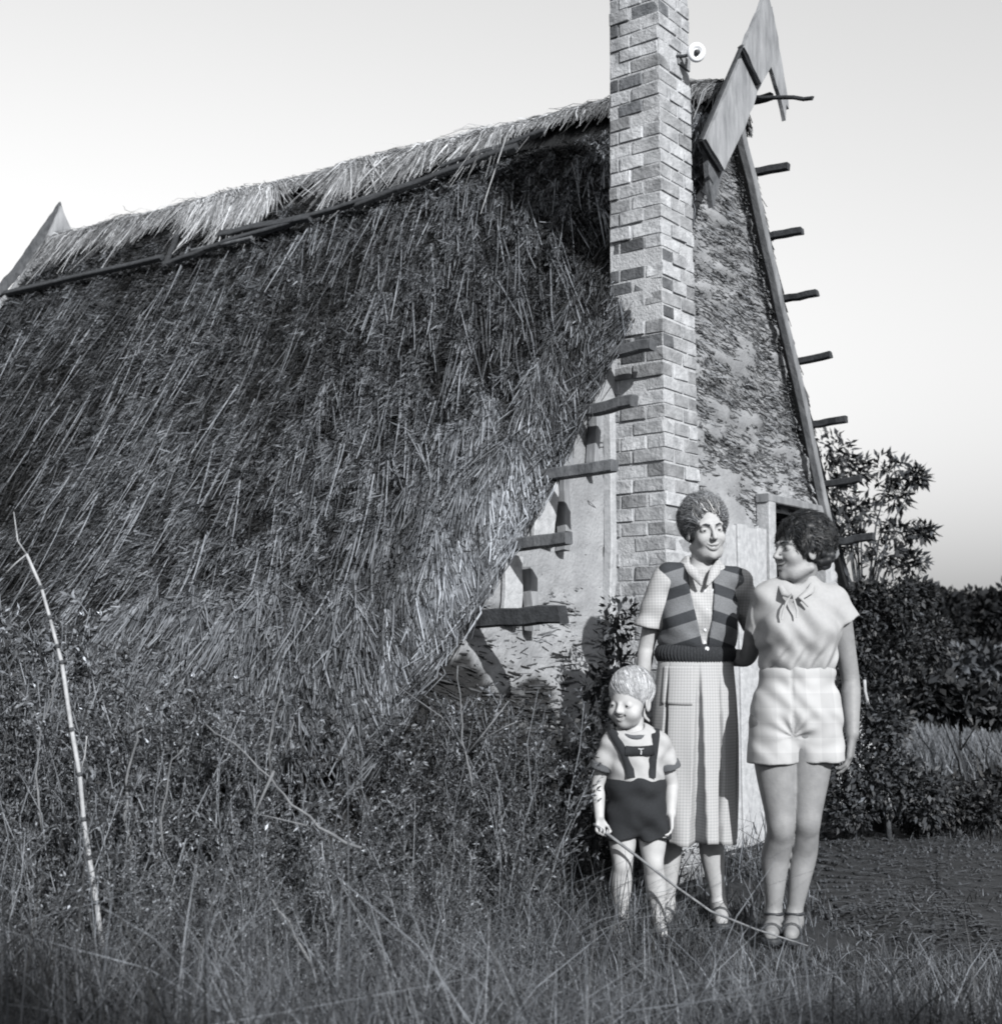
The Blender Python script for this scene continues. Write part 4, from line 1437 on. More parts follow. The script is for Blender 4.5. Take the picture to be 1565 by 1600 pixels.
# sandals
for (an, toe) in [((1208, 1428), (1203, 1452)), ((1240, 1428), (1234, 1452))]:
    An = JB(*an, .03); Tz = JB(*toe, -.13)
    fo = Field((min(An[0], Tz[0]) - .09, Tz[1] - .09, -.02), (max(An[0], Tz[0]) + .09, An[1] + .12, .12), .004)
    a = np.array((An[0], An[1] + .035, .012)); b = np.array((Tz[0], Tz[1] - .012, .012))
    fo.cap(a, b, .036, .040, .01)
    fo.plane_cut((0, 0, .022), (0, 0, 1), .004); fo.plane_cut((0, 0, .0), (0, 0, -1), .0)
    sole = field_obj('sandal', fo, m_shoe, wb, 1)
    for q, rr in ((.80, .040), (.55, .042)):
        c = a + (b - a) * q
        pts = [c + np.array((math.cos(t_) * rr, 0, .012 + math.sin(t_) * .052 * (1.15 - .45 * q))) for t_ in np.linspace(0, math.pi, 9)]
        V, Fq = tube(pts, .007, 6); np_mesh('strap', V, Fq, m_shoe, sole, True, np.ones(len(V)))
    c = np.array((An[0], An[1], .085))
    pts = [c + np.array((math.cos(t_) * .037, math.sin(t_) * .043 - .002, 0)) for t_ in np.linspace(0, 2 * math.pi, 14)]
    V, Fq = tube(pts, .006, 6); np_mesh('strap', V, Fq, m_shoe, sole, True, np.ones(len(V)))
# ------------------------------------------------------------------ taller woman in the striped vest and checked skirt
YA = 5.70
wa = person('person', 1088, 1427, YA)
tag(wa, 'smiling woman in striped knitted vest and long checked skirt before the chimney', 'person')
OA = np.array(wa.location)
def JA(px, py, dy=0.0): return np.array(W(px, py, YA + dy)) - OA
XC = JA(1090, 950)[0]
f = Field((-.38, -.30, -.03), (.55, .36, 1.72), .0052)
f.ell(JA(1086, 1085), (.165, .115, .13), None, .05)
f.ell(JA(1088, 1020), (.135, .095, .11), None, .05)
f.ell(JA(1092, 955), (.150, .105, .14), None, .05)
for px in (1066, 1118): f.ell(JA(px, 970, -.07), (.055, .05, .055), None, .03)
f.cap(JA(1042, 903), JA(1150, 908), .046, None, .05)
neckA = JA(1093, 892, .01)
f.cap(neckA, JA(1096, 868, .0), .048, .045, .03)
base = f.copy(); limbs = []
sh, el, wr = JA(1034, 915), JA(1010, 1008, .04), JA(1001, 1078, .03)
q = limb(); q.chain([sh, sh + (el - sh) * .5, el, el + (wr - el) * .3, wr], [.047, .041, .034, .035, .024], .03)
hand(q, wr, np.array((.0, .05, -1.0)), (.9, .1, 0), s=.92, curl=.4, thumb_side=-1)
sh, el, wr = JA(1154, 918, .01), JA(1186, 1000, .10), JA(1262, 1020, .06)
q = limb(); q.chain([sh, sh + (el - sh) * .5, el, el + (wr - el) * .3, wr], [.047, .041, .035, .035, .024], .03)
hand(q, wr, np.array((.95, -.1, .05)), (0, -1, 0), s=.92, curl=.3, thumb_side=1)
for (hip, kn, cf, an, toe) in [((1062, 1130), (1050, 1290), (1045, 1335), (1042, 1412), (1036, 1432)), ((1112, 1130), (1108, 1290), (1112, 1335), (1122, 1410), (1126, 1431))]:
    H, Kn, Cf, An = JA(*hip), JA(*kn, -.01), JA(*cf, .02), JA(*an, .03)
    q = limb()
    q.chain([H, H + (Kn - H) * .5, Kn, Cf, Cf + (An - Cf) * .55, An], [.085, .07, .05, .050, .037, .029], .03)
    Tz = JA(*toe, -.13); Tz[2] = .028
    He = An.copy(); He[2] = .03; He[1] += .02
    q.chain([An, He], [.030, .032], .02)
    q.chain([An + np.array((0, -.01, -.03)), (An + Tz) / 2 + np.array((0, 0, -.012)), Tz], [.034, .036, .026], .02)
f.union(*limbs)
V1, F1 = f.mesh(); V1 = smooth_pts(V1, F1, 14)
HA = JA(1102, 828, -.015)
SA = 1.04
MA = basis((.18, -.97, -.10), R(5))
fh = Field(HA - .17, HA + .17, .0029)
pA, infA = head_field(fh, HA, MA, SA, smile=1.25)
fh.cap(pA(0, -.03, -.06), neckA - np.array((0, 0, .03)), .047, .050, .03)
V2, F2 = fh.mesh(); V2 = smooth_pts(V2, F2, 1)
np_mesh('body', np.vstack([V1, V2]), np.vstack([F1, F2 + len(V1)]), m_skin, wa, True,
        np.concatenate([np.ones(len(V1)), lips_tone(pA, infA, SA, 1.0, .5)(V2)]))
face_parts(pA, infA, MA, SA, wa)
reg = lambda q: (q[1] < .01 or q[2] > .085) and q[2] > -.06
CUA = [((0, .108, -.020), (.068, .075, .104), .012), ((0, .05, -.09), (.14, .075, .075), .02)]
HEA = ((0, -.032, .048), (.090, .110, .099))
sh_ = hair_shell(pA, MA, SA, m_hair_m, wa, [(HEA[0], np.array(HEA[1]) * .98, .0), ((0, -.088, -.010), (.066, .040, .055), .03)],
                 lump=24, seed=8, region=lambda q: (q[1] < .03 or q[2] > .09) and q[2] > -.05, lumpr=(.010, .016), cuts=CUA, disp=lambda P: .003 * np.sin(P @ np.array((60, 45, 150.)) + 2 * np.sin(P @ np.array((50, 30, 20.)))))
def st_a(g, n):
    d = unit(g.normal(0, 1, (n * 4, 3)))
    P = np.array(HEA[0]) + d * np.array(HEA[1]) * g.uniform(1.0, 1.10, (n * 4, 1))
    P = P[not_in(P, CUA) & (P[:, 2] > -.05)]
    return P[:n]
def fl_a(P, g, t):                                        # brushed back from the forehead in waves
    d = np.stack([P[:, 0] * 4, -np.ones(len(P)), np.where(P[:, 1] < -.02, -1.2, .1) + .35 * np.sin(P[:, 1] * 110 + P[:, 0] * 40)], 1)
    return unit(d) + .55 * np.stack([np.sin(P[:, 1] * 120 + P[:, 2] * 50), np.sin(P[:, 0] * 110), np.cos(P[:, 1] * 90)], 1) + g.normal(0, .16, P.shape)
hair_strands(pA, SA, 6000, 15, sh_, m_hair_m, st_a, fl_a, (.04, .08), (.0009, .0019), .10, wave=.0022, tsd=.5, name='hair_strands', ell=HEA, flare=.14)

hair_strands(pA, SA, 1300, 16, sh_, m_hair_m, st_a, fl_a, (.03, .06), (.0004, .0008), .14, wave=.005, tsd=.4, name='loose_strands', ell=(HEA[0], np.array(HEA[1]) * 1.05), flare=.16)

# shirt with short sleeves
m_shirt = check_mat('fine_checked_cotton', 0.41, 0.31, 0.0125, 0.42)
fb = Field((-.30, -.24, .98), (.30, .24, 1.56), .0052)
fb.ell(JA(1090, 1010), (.148, .106, .10), None, .05)
fb.ell(JA(1092, 955), (.158, .112, .14), None, .05)
for px in (1066, 1118): fb.ell(JA(px, 970, -.07), (.060, .053, .06), None, .03)
fb.cap(JA(1042, 902), JA(1150, 907), .052, None, .04)
fb.cap(JA(1080, 888, .005), JA(1108, 888, .005), .054, None, .04)
s1, s2 = fb.copy(), fb.copy(); s1.D[:] = .2; s2.D[:] = .2
s1.cap(JA(1036, 908), JA(1011, 990, .02), .058, .064, .03)
s1.plane_cut(JA(1013, 981), unit(JA(1003, 1000) - JA(1016, 950)), .004)
s2.cap(JA(1154, 912), JA(1182, 985, .10), .058, .062, .03)
s2.plane_cut(JA(1178, 978, .09), unit(JA(1182, 985, .10) - JA(1154, 912)), .004)
fb.union(s1, s2, k=.025)
fb.ell(JA(1096, 872, -.03), (.056, .07, .055), None, .01, 'cut')
fb.cap(JA(1098, 880, -.10), JA(1099, 912, -.13), .030, .006, .008, 'cut')
fb.displace(lambda P: .003 * np.sin(P[:, 0] * 55 + 2 * np.sin(P[:, 2] * 25) + P[:, 1] * 30) + .0022 * np.sin(P[:, 2] * 70 + P[:, 0] * 30 + 2 * np.sin(P[:, 0] * 20)))
so = field_obj('shirt', fb, m_shirt, wa, 2)
ribbon('collar', [JA(1072, 882, -.04), JA(1082, 893, -.10), JA(1096, 915, -.137)], [.012, .022, .005], .007, m_shirt, so)
ribbon('collar', [JA(1122, 880, -.03), JA(1116, 893, -.09), JA(1104, 915, -.137)], [.012, .022, .005], .007, m_shirt, so)
m_btn = mat('pearl_button', 0.7, 0.3, 0.03, 20, spec=.5)
def surf_y(fld, p):
    """front-most surface of a field along the view axis above p (x,z)"""
    i = int(round((p[0] - fld.ax[0][0]) / fld.res)); k = int(round((p[2] - fld.ax[2][0]) / fld.res))
    i = min(max(i, 0), len(fld.ax[0]) - 1); k = min(max(k, 0), len(fld.ax[2]) - 1)
    col = np.nonzero(fld.D[i, :, k] < 0)[0]
    return fld.ax[1][col[0]] if len(col) else p[1]
def disc(name, p, r, m, parent, th=.004, n=10, nrm=(0, -1, 0)):
    bm = bmesh.new()
    bmesh.ops.create_cone(bm, cap_ends=True, segments=n, radius1=r, radius2=r * .75, depth=th)
    Mx = Matrix.Translation(Vector(p)) @ Vector(nrm).to_track_quat('Z', 'Y').to_matrix().to_4x4()
    bm.transform(Mx); me = bpy.data.meshes.new(name); bm.to_mesh(me); bm.free()
    return link(name, me, m, parent)
for (bx_, by_) in [(1102, 922), (1116, 922), (1104, 953), (1117, 953), (1102, 984), (1116, 985), (1101, 1004)]:
    p_ = JA(bx_, by_, -.12); p_[1] = surf_y(fb, p_) - .002
    disc('button', p_, .0075, m_btn, so)

# knitted striped vest
m_vest = bpy.data.materials.new('striped_knit'); m_vest.use_nodes = True
nt = m_vest.node_tree; b = nt.nodes['Principled BSDF']; b.inputs['Roughness'].default_value = .95; b.inputs['Specular IOR Level'].default_value = .1
tc = nt.nodes.new('ShaderNodeTexCoord'); sp = nt.nodes.new('ShaderNodeSeparateXYZ'); nt.links.new(tc.outputs['Object'], sp.inputs[0])
def mth(op, a, b_=None, c_=None):
    n_ = nt.nodes.new('ShaderNodeMath'); n_.operation = op
    for i_, q_ in enumerate((a, b_, c_)):
        if q_ is None: continue
        if isinstance(q_, (int, float)): n_.inputs[i_].default_value = q_
        else: nt.links.new(q_, n_.inputs[i_])
    return n_.outputs[0]
xa = mth('ABSOLUTE', mth('SUBTRACT', sp.outputs['X'], float(XC)))
zz_ = mth('MULTIPLY_ADD', xa, 0.32, sp.outputs['Z'])
z0 = float(JA(1090, 930)[2]); 
fr = mth('FRACT', mth('DIVIDE', mth('SUBTRACT', zz_, z0 + .018), 0.118))
dk = mth('LESS_THAN', fr, 0.40)
nz = nt.nodes.new('ShaderNodeTexNoise'); nz.inputs['Scale'].default_value = 260; nt.links.new(tc.outputs['Object'], nz.inputs['Vector'])
mx = nt.nodes.new('ShaderNodeMix'); mx.data_type = 'RGBA'; mx.inputs[6].default_value = G(.155); mx.inputs[7].default_value = G(.045)
nt.links.new(dk, mx.inputs[0])
sc_ = nt.nodes.new('ShaderNodeVectorMath'); sc_.operation = 'SCALE'; nt.links.new(mx.outputs[2], sc_.inputs[0]); nt.links.new(mth('MULTIPLY_ADD', nz.outputs['Fac'], 1.0, 0.5), sc_.inputs['Scale'])
nt.links.new(sc_.outputs[0], b.inputs['Base Color'])
bp = nt.nodes.new('ShaderNodeBump'); bp.inputs['Strength'].default_value = .5; bp.inputs['Distance'].default_value = .004
nt.links.new(nz.outputs['Fac'], bp.inputs['Height']); nt.links.new(bp.outputs['Normal'], b.inputs['Normal'])
fv = Field((-.28, -.24, .98), (.28, .24, 1.56), .0052)
gq = .016
fv.ell(JA(1089, 1000), (.152 + gq, .112 + gq, .09), None, .05)
fv.ell(JA(1092, 955), (.152 + gq, .112 + gq, .14 + gq), None, .05)
for px in (1064, 1120): fv.ell(JA(px, 972, -.07), (.062 + gq * .6, .053 + gq * .6, .062), None, .03)
fv.cap(JA(1046, 902), JA(1146, 907), .052 + gq * .7, None, .04)
fv.displace(lambda P: .0025 * np.sin(P[:, 2] * 60 + 2 * np.sin(P[:, 0] * 25) + P[:, 0] * 20))
# arm holes, front opening (a long V) and neck
fv.cap(JA(1024, 925), JA(1004, 1000), .052, .056, .01, 'cut')
fv.cap(JA(1164, 928), JA(1190, 1000, .06), .052, .056, .01, 'cut')
for t_ in np.linspace(0, 1, 34):
    py_ = 880 + t_ * 128
    cx_ = 1098 + 6 * t_
    hw = (29 - 25 * t_) * SB * 1.02
    c_ = JA(cx_, py_, -.16)
    fv.ell(c_, (hw, .16, .020), None, 0, 'cut')
fv.ell(JA(1096, 868, -.02), (.070, .10, .06), None, .006, 'cut')
fv.plane_cut(JA(1090, 1014), (0, 0, -1), .01)
field_obj('vest', fv, m_vest, wa, 2)
m_rib = mat('dark_ribbed_knit', 0.030, 0.95, 0.3, 200, bump=.3, bscale=300)
fr_ = Field((-.26, -.22, JA(0, 1060)[2]), (.26, .22, JA(0, 985)[2]), .0036)
fr_.ell(JA(1086, 1021), (.172, .126, .085), None, 0)
fr_.plane_cut(JA(1086, 1006), (0, 0, 1), .008); fr_.plane_cut(JA(1086, 1038), (0, 0, -1), .008)
cw = JA(1086, 1021)
fr_.displace(lambda P: .0022 * np.sin(np.arctan2(P[:, 1] - cw[1], P[:, 0] - cw[0]) * 62))
rb = field_obj('waistband', fr_, m_rib, wa, 1)
p_ = JA(1104, 1014, -.12); p_[1] = surf_y(fr_, p_) - .002
disc('button', p_, .010, m_btn, rb)

# pleated skirt (lofted)
def skirt_pt(phi, t):
    """phi: 0 front, + towards viewer's right; t 0 waist .. 1 hem"""
    ytop, yhem = 1032, 1313
    t0 = float(np.ravel(t)[0])
    c = JA(1086 - 4 * t0, ytop + (yhem - ytop) * t0)
    hipb = np.sin(np.clip(t / .5, 0, 1) * math.pi / 2)
    rx = (.158 + .022 * hipb + .004 * t); ry = (.112 + .035 * hipb + .03 * t)
    w = 0
    for (pc, pw, dep) in [(-.02, .20, 1.0), (.55, .085, .7), (1.25, .16, .9), (-.85, .14, .8), (-1.6, .2, 1), (2.1, .2, 1), (2.8, .2, 1), (-2.4, .2, 1)]:
        d = (phi - pc + math.pi) % (2 * math.pi) - math.pi
        w = w + dep * np.clip(1.25 - np.abs(d) / (pw * (.25 + .75 * t)) * 1.25, 0, 1) ** .55
    amp = .012 + .075 * t ** .9
    wob = .006 * np.sin(phi * 9 + 2 * np.sin(t * 4)) * t
    k = amp * np.minimum(w, 1) * np.clip(t * 5, 0, 1)
    x = c[0] + np.sin(phi) * (rx - k * .9 + wob)
    y = c[1] - np.cos(phi) * (ry - k + wob)
    z = c[2] + .006 * np.sin(phi * 5) * t
    return np.stack([x, y, np.broadcast_to(z, np.shape(x))], -1)
m_skirt = check_mat('checked_skirt_cotton', 0.40, 0.29, 0.0125, 0.42, use_uv=True)
def loft(name, phis, ts, off, m, parent, close):
    V = []
    for t in ts:
        V.append(skirt_pt(phis, np.full(len(phis), t)) )
    V = np.array(V)
    if off:
        cen = np.array([JA(1084, 1032 + 281 * t) for t in ts])
        dirv = unit((V - cen[:, None]) * np.array((1, 1, 0)))
        V = V + dirv * off
    nt_, npn = V.shape[:2]
    arc = np.concatenate([[0], np.cumsum(np.linalg.norm(np.diff(V[nt_ // 2], axis=0), axis=1))])
    me = bpy.data.meshes.new(name)
    idx = np.arange(nt_ * npn).reshape(nt_, npn)
    q_ = np.stack([idx[:-1, :-1], idx[1:, :-1], idx[1:, 1:], idx[:-1, 1:]], -1).reshape(-1, 4)
    me.from_pydata(V.reshape(-1, 3).tolist(), [], q_.tolist())
    uvl = me.uv_layers.new(name='UVMap')
    U_ = np.broadcast_to(arc[None], (nt_, npn)).ravel(); Vv = V[:, :, 2].ravel()
    li = np.empty(len(me.loops), np.int32); me.loops.foreach_get('vertex_index', li)
    uvl.data.foreach_set('uv', np.stack([U_[li], Vv[li]], 1).astype(np.float32).ravel())
    me.polygons.foreach_set('use_smooth', [True] * len(me.polygons))
    o = link(name, me, m, parent)
    md = o.modifiers.new('thickness', 'SOLIDIFY'); md.thickness = .004; md.offset = -1
    return o
sk = loft('skirt', np.linspace(-math.pi, math.pi, 321), np.linspace(0, 1, 50), 0, m_skirt, wa, True)
pk = loft('pocket', np.linspace(-1.0, -.17, 40), np.linspace(.03, .24, 16), .005, m_skirt, sk, False)
for (an, toe) in [((1042, 1412), (1036, 1432)), ((1122, 1410), (1126, 1431))]:
    An = JA(*an, .03); Tz = JA(*toe, -.13)
    a = np.array((An[0], An[1] + .035, .012)); b_ = np.array((Tz[0], Tz[1] - .012, .012))
    fo = Field(np.minimum(a, b_) - .07, np.maximum(a, b_) + .07, .004)
    fo.cap(a, b_, .036, .040, .01); fo.plane_cut((0, 0, .022), (0, 0, 1), .004); fo.plane_cut((0, 0, 0), (0, 0, -1))
    sole = field_obj('sandal', fo, m_shoe, wa, 1)
    c = a + (b_ - a) * .7
    V, Fq = tube([c + np.array((math.cos(t_) * .042, 0, .012 + math.sin(t_) * .046)) for t_ in np.linspace(0, math.pi, 9)], .007, 6)
    np_mesh('strap', V, Fq, m_shoe, sole, True, np.ones(len(V)))
# ------------------------------------------------------------------ small fair-haired child with a stick
YC = 5.40
wc = person('person', 995, 1448, YC)
tag(wc, 'small fair-haired child in dark shorts with braces, holding a long stick', 'person')
OC = np.array(wc.location)
def JC(px, py, dy=0.0): return np.array(W(px, py, YC + dy)) - OC
def torso_c(f, g=0.0, k=.04):
    f.ell(JC(993, 1180), (.105 + g, .080 + g, .105 + g), None, k)
    f.ell(JC(994, 1222), (.100 + g, .085 + g, .10 + g), None, k)
    f.ell(JC(994, 1265), (.108 + g, .088 + g, .085 + g), None, k)
    f.cap(JC(962, 1158), JC(1026, 1158), .036 + g, None, k)
f = Field((-.24, -.24, -.03), (.24, .22, 1.0), .0042)
torso_c(f)
neckC = JC(991, 1146, .01)
f.cap(neckC, JC(990, 1128), .036, .034, .02)
base = f.copy(); limbs = []
sh, el, wr = JC(951, 1164), JC(934, 1226, .02), JC(936, 1276, -.05)
q = limb(); q.chain([sh, sh + (el - sh) * .5, el, el + (wr - el) * .35, wr], [.034, .031, .027, .026, .019], .02)
st_dir = unit(JC(1110, 1425, -.16) - JC(937, 1300, -.085))
hand(q, wr, np.array((.05, -.25, -1.0)), (.55, -.8, 0.1), s=.62, curl=1.05, thumb_side=-1, grip=True)
sh, el, wr = JC(1034, 1164), JC(1049, 1226, .03), JC(1048, 1272, -.03)
q = limb(); q.chain([sh, sh + (el - sh) * .5, el, el + (wr - el) * .35, wr], [.034, .031, .027, .026, .019], .02)
hand(q, wr, np.array((-.12, -.25, -1.0)), (-.9, -.3, 0), s=.62, curl=.42, thumb_side=1)
for (hip, kn, cf, an, toe) in [((972, 1280), (972, 1348), (970, 1385), (970, 1429), (962, 1453)), ((1018, 1280), (1020, 1348), (1024, 1385), (1028, 1429), (1034, 1453))]:
    H, Kn, Cf, An = JC(*hip), JC(*kn, -.01), JC(*cf, .01), JC(*an, .02)
    q = limb(); q.chain([H, H + (Kn - H) * .55, Kn, Cf, Cf + (An - Cf) * .6, An], [.062, .053, .040, .041, .031, .025], .025)
    q.ell(Kn + np.array((0, -.022, 0)), (.022, .018, .026), None, .03)
    Tz = JC(*toe, -.08); Tz[2] = .022
    He = An.copy(); He[2] = .025; He[1] += .012
    q.chain([An, He], [.025, .026], .015)
    q.chain([An + np.array((0, -.005, -.02)), (An + Tz) / 2 + np.array((0, 0, -.008)), Tz], [.026, .027, .021], .015)
f.union(*limbs)
V1, F1 = f.mesh(); V1 = smooth_pts(V1, F1, 14)
HC = JC(984, 1094, -.01)
SC = 1.02
MC = basis((-.55, -.80, -.16), R(-3))
fh = Field(HC - .16, HC + .16, .0028)
pC, infC = head_field(fh, HC, MC, SC, smile=1.2, child=True)
fh.cap(pC(0, -.03, -.05), neckC - np.array((0, 0, .02)), .036, .037, .03)
V2, F2 = fh.mesh(); V2 = smooth_pts(V2, F2, 1)
np_mesh('body', np.vstack([V1, V2]), np.vstack([F1, F2 + len(V1)]), m_child_skin, wc, True, np.concatenate([np.ones(len(V1)), lips_tone(pC, infC, SC, 1.0, .6)(V2)]))
face_parts(pC, infC, MC, SC, wc, child=True, brow=False)
CUC = [((0, .105, -.030), (.072, .075, .098), .010), ((0, .03, -.085), (.13, .10, .075), .015), ((0, -.05, -.09), (.12, .1, .06), .01)]
HEC = ((0, -.022, .042), (.085, .098, .088))
sh_ = hair_shell(pC, MC, SC, m_hair_b, wc, [(HEC[0], np.array(HEC[1]) * .985, .0)], lump=0,
                 cuts=CUC, disp=lambda P: .0015 * np.sin(P @ np.array((140, 60, 50.)) + 2 * np.sin(P @ np.array((40, 60, 30.)))))
def st_c(g, n):
    d = unit(g.normal(0, 1, (n * 4, 3)))
    P = np.array(HEC[0]) + d * np.array(HEC[1]) * g.uniform(1.0, 1.035, (n * 4, 1))
    P = P[not_in(P, CUC, .98)]
    return P[:n]
def fl_c(P, g, t):                                        # combed over to one side from the crown
    d = P - np.array([.04, -.05, .14])
    return unit(d) + np.array([-.35, .1, 0]) + g.normal(0, .08, P.shape)
hair_strands(pC, SC, 6500, 25, sh_, m_hair_b, st_c, fl_c, (.025, .06), (.0006, .0012), .045, wave=.0009, tsd=.3, ell=HEC)

# shirt
m_cshirt = mat('white_jersey', 0.36, 0.9, 0.04, 60, bump=.12, bscale=300, cool=.6)
m_trim = mat('dark_trim', 0.09, 0.9, 0.1, 100, cool=1)
m_cshort = mat('dark_wool', 0.022, 0.95, 0.2, 150, bump=.3, bscale=300)
fb = Field((-.22, -.20, .44), (.22, .20, .96), .0042)
torso_c(fb, .010)
fb.cap(JC(980, 1147, .005), JC(1003, 1147, .005), .040, None, .03)
s1, s2 = fb.copy(), fb.copy(); s1.D[:] = .2; s2.D[:] = .2
n1 = unit(JC(933, 1226, .02) - JC(951, 1164)); n2 = unit(JC(1050, 1226, .03) - JC(1034, 1164))
s1.cap(JC(954, 1162), JC(935, 1212, .01), .042, .047, .02)
s2.cap(JC(1031, 1162), JC(1049, 1212, .02), .042, .047, .02)
c1, c2 = s1.copy(), s2.copy()
for q_, n_, a_, b_ in ((s1, n1, (937, 1192), None), (s2, n2, (1043, 1192), None)): q_.plane_cut(JC(*a_, .01), n_, .003)
for q_, n_, a_, b_ in ((c1, n1, (938, 1190), (935, 1201)), (c2, n2, (1042, 1190), (1046, 1201))):
    q_.D -= .003
    q_.plane_cut(JC(*a_, .01), -n_, .002); q_.plane_cut(JC(*b_, .01), n_, .002)
fb.union(s1, s2, k=.02)
fb.ell(JC(989, 1130, -.02), (.046, .055, .040), None, .006, 'cut')
fb.displace(lambda P: .0025 * np.sin(P[:, 0] * 70 + 2 * np.sin(P[:, 2] * 40) + P[:, 1] * 40) + .002 * np.sin(P[:, 2] * 90 + P[:, 0] * 50))
fb.plane_cut(JC(994, 1220), (0, 0, -1), .004)
so = field_obj('shirt', fb, m_cshirt, wc, 2)
for q_ in (c1, c2): field_obj('cuff', q_, m_trim, so, 1)
pts = [JC(990, 1145, 0) + np.array((math.cos(t_) * .051, math.sin(t_) * .054 - .014, .004 + .020 * math.sin(t_))) for t_ in np.linspace(0, 2 * math.pi, 22)]
V, Fq = tube(pts, .0105, 8); np_mesh('neckband', V, Fq, m_trim, so, True, np.ones(len(V)))

# shorts with braces
fs = Field((-.20, -.20, .30), (.20, .20, .68), .0042)
fs.ell(JC(994, 1265), (.122, .102, .095), None, .03)
fs.ell(JC(994, 1228), (.119, .104, .075), None, .03)
fs.cap(JC(973, 1272), JC(971, 1325), .067, .073, .012, flat=((0, 1, 0), 1.15))
fs.cap(JC(1018, 1272), JC(1021, 1325), .067, .073, .012, flat=((0, 1, 0), 1.15))
fs.plane_cut(JC(994, 1212), (0, 0, 1), .006)
fs.plane_cut(JC(994, 1310), (0, 0, -1), .004)
fs.cap(JC(996, 1312, -.2), JC(996, 1312, .2), .010, None, .02, 'cut')
fs.cap(JC(996, 1240, -.125), JC(996, 1310, -.115), .014, .022, .02, 'cut')
fs.displace(lambda P: .003 * np.sin(P[:, 0] * 60 + 2 * np.sin(P[:, 2] * 30) + P[:, 1] * 20) + .003 * np.sin(P[:, 2] * 60 + P[:, 0] * 40))
sho = field_obj('shorts', fs, m_cshort, wc, 2)
def strap_on(name, pix, wd, m, parent, out=.004, th=.004):
    pts = []
    for (a_, b_) in pix:
        p_ = JC(a_, b_, -.10); y_ = surf_y(fb, p_)
        p_[1] = y_ - out
        pts.append(p_)
    return ribbon(name, pts, wd, th, m, parent, (0, -1, .1))
br1 = strap_on('brace', [(957, 1142), (961, 1150), (968, 1162), (975, 1175), (980, 1188), (983, 1200), (985, 1216)], .0175, m_cshort, sho)
br2 = strap_on('brace', [(1027, 1140), (1026, 1150), (1024, 1162), (1022, 1175), (1020, 1188), (1019, 1200), (1018, 1216)], .0165, m_cshort, sho)
cb = strap_on('chest_band', [(977, 1173), (988, 1174), (1000, 1174), (1012, 1173), (1022, 1172)], .019, m_cshort, sho, .007)
m_emb = mat('pale_embroidery', .4, .9, .1, 100)
strap_on('embroidery', [(997, 1170), (1001, 1171), (1006, 1170)], .0026, m_emb, cb, .011, .003)
strap_on('embroidery', [(1001, 1171), (1001.5, 1175), (1001, 1179)], .0026, m_emb, cb, .011, .003)
for (an, toe) in [((970, 1429), (962, 1453)), ((1028, 1429), (1034, 1453))]:
    An = JC(*an, .02); Tz = JC(*toe, -.08)
    a = np.array((An[0], An[1] + .025, .010)); b_ = np.array((Tz[0], Tz[1] - .008, .010))
    fo = Field(np.minimum(a, b_) - .05, np.maximum(a, b_) + .05, .0042)
    fo.cap(a, b_, .028, .031, .01); fo.plane_cut((0, 0, .018), (0, 0, 1), .004); fo.plane_cut((0, 0, 0), (0, 0, -1))
    sole = field_obj('sandal', fo, m_shoe, wc, 1)
    c = a + (b_ - a) * .7
    V, Fq = tube([c + np.array((math.cos(t_) * .033, 0, .010 + math.sin(t_) * .038)) for t_ in np.linspace(0, math.pi, 9)], .006, 6)
    np_mesh('strap', V, Fq, m_shoe, sole, True, np.ones(len(V)))
# the stick
hg = np.array(W(939, 1296, YC - .085))
m_stick = mat('peeled_stick', 0.16, 0.7, 0.3, 30, bump=.3, tone=False)
s_pts = [W(927, 1288, YC - .06), Vector(hg), W(1000, 1342, YC - .11), W(1055, 1385, YC - .15), W(1110, 1424, YC - .19), W(1180, 1452, YC - .24), W(1262, 1478, YC - .30)]
sto = tube_obj('stick', s_pts, [.006, .006, .0055, .005, .0045, .0035, .002], m_stick, None, 8, .06)
tag(sto, 'long thin pale stick in the child\'s hand trailing into the grass', 'stick')
# ================================================================== vegetation
m_grass = mat('grass_blades', 0.048, 0.7, 0.3, 6, tone=True, spec=.3)
m_weed = mat('weed_leaves', 0.065, 0.75, 0.3, 10, tone=True, spec=.25)
m_leaf = mat('bush_leaves', 0.030, 0.6, 0.35, 8, tone=True, spec=.35)
m_leaf_far = mat('far_leaves', 0.015, 0.7, 0.35, 3, tone=True, spec=.2)
m_bark = mat('bark', 0.06, 0.9, 0.4, 20, bump=.6)
m_dry = mat('bleached_stalk', 0.34, 0.7, 0.3, 25, bump=.3)
m_dry2 = mat('dry_twig', 0.14, 0.75, 0.35, 25, bump=.3)
m_node = mat('stalk_node', 0.06, 0.8, 0.3, 25)

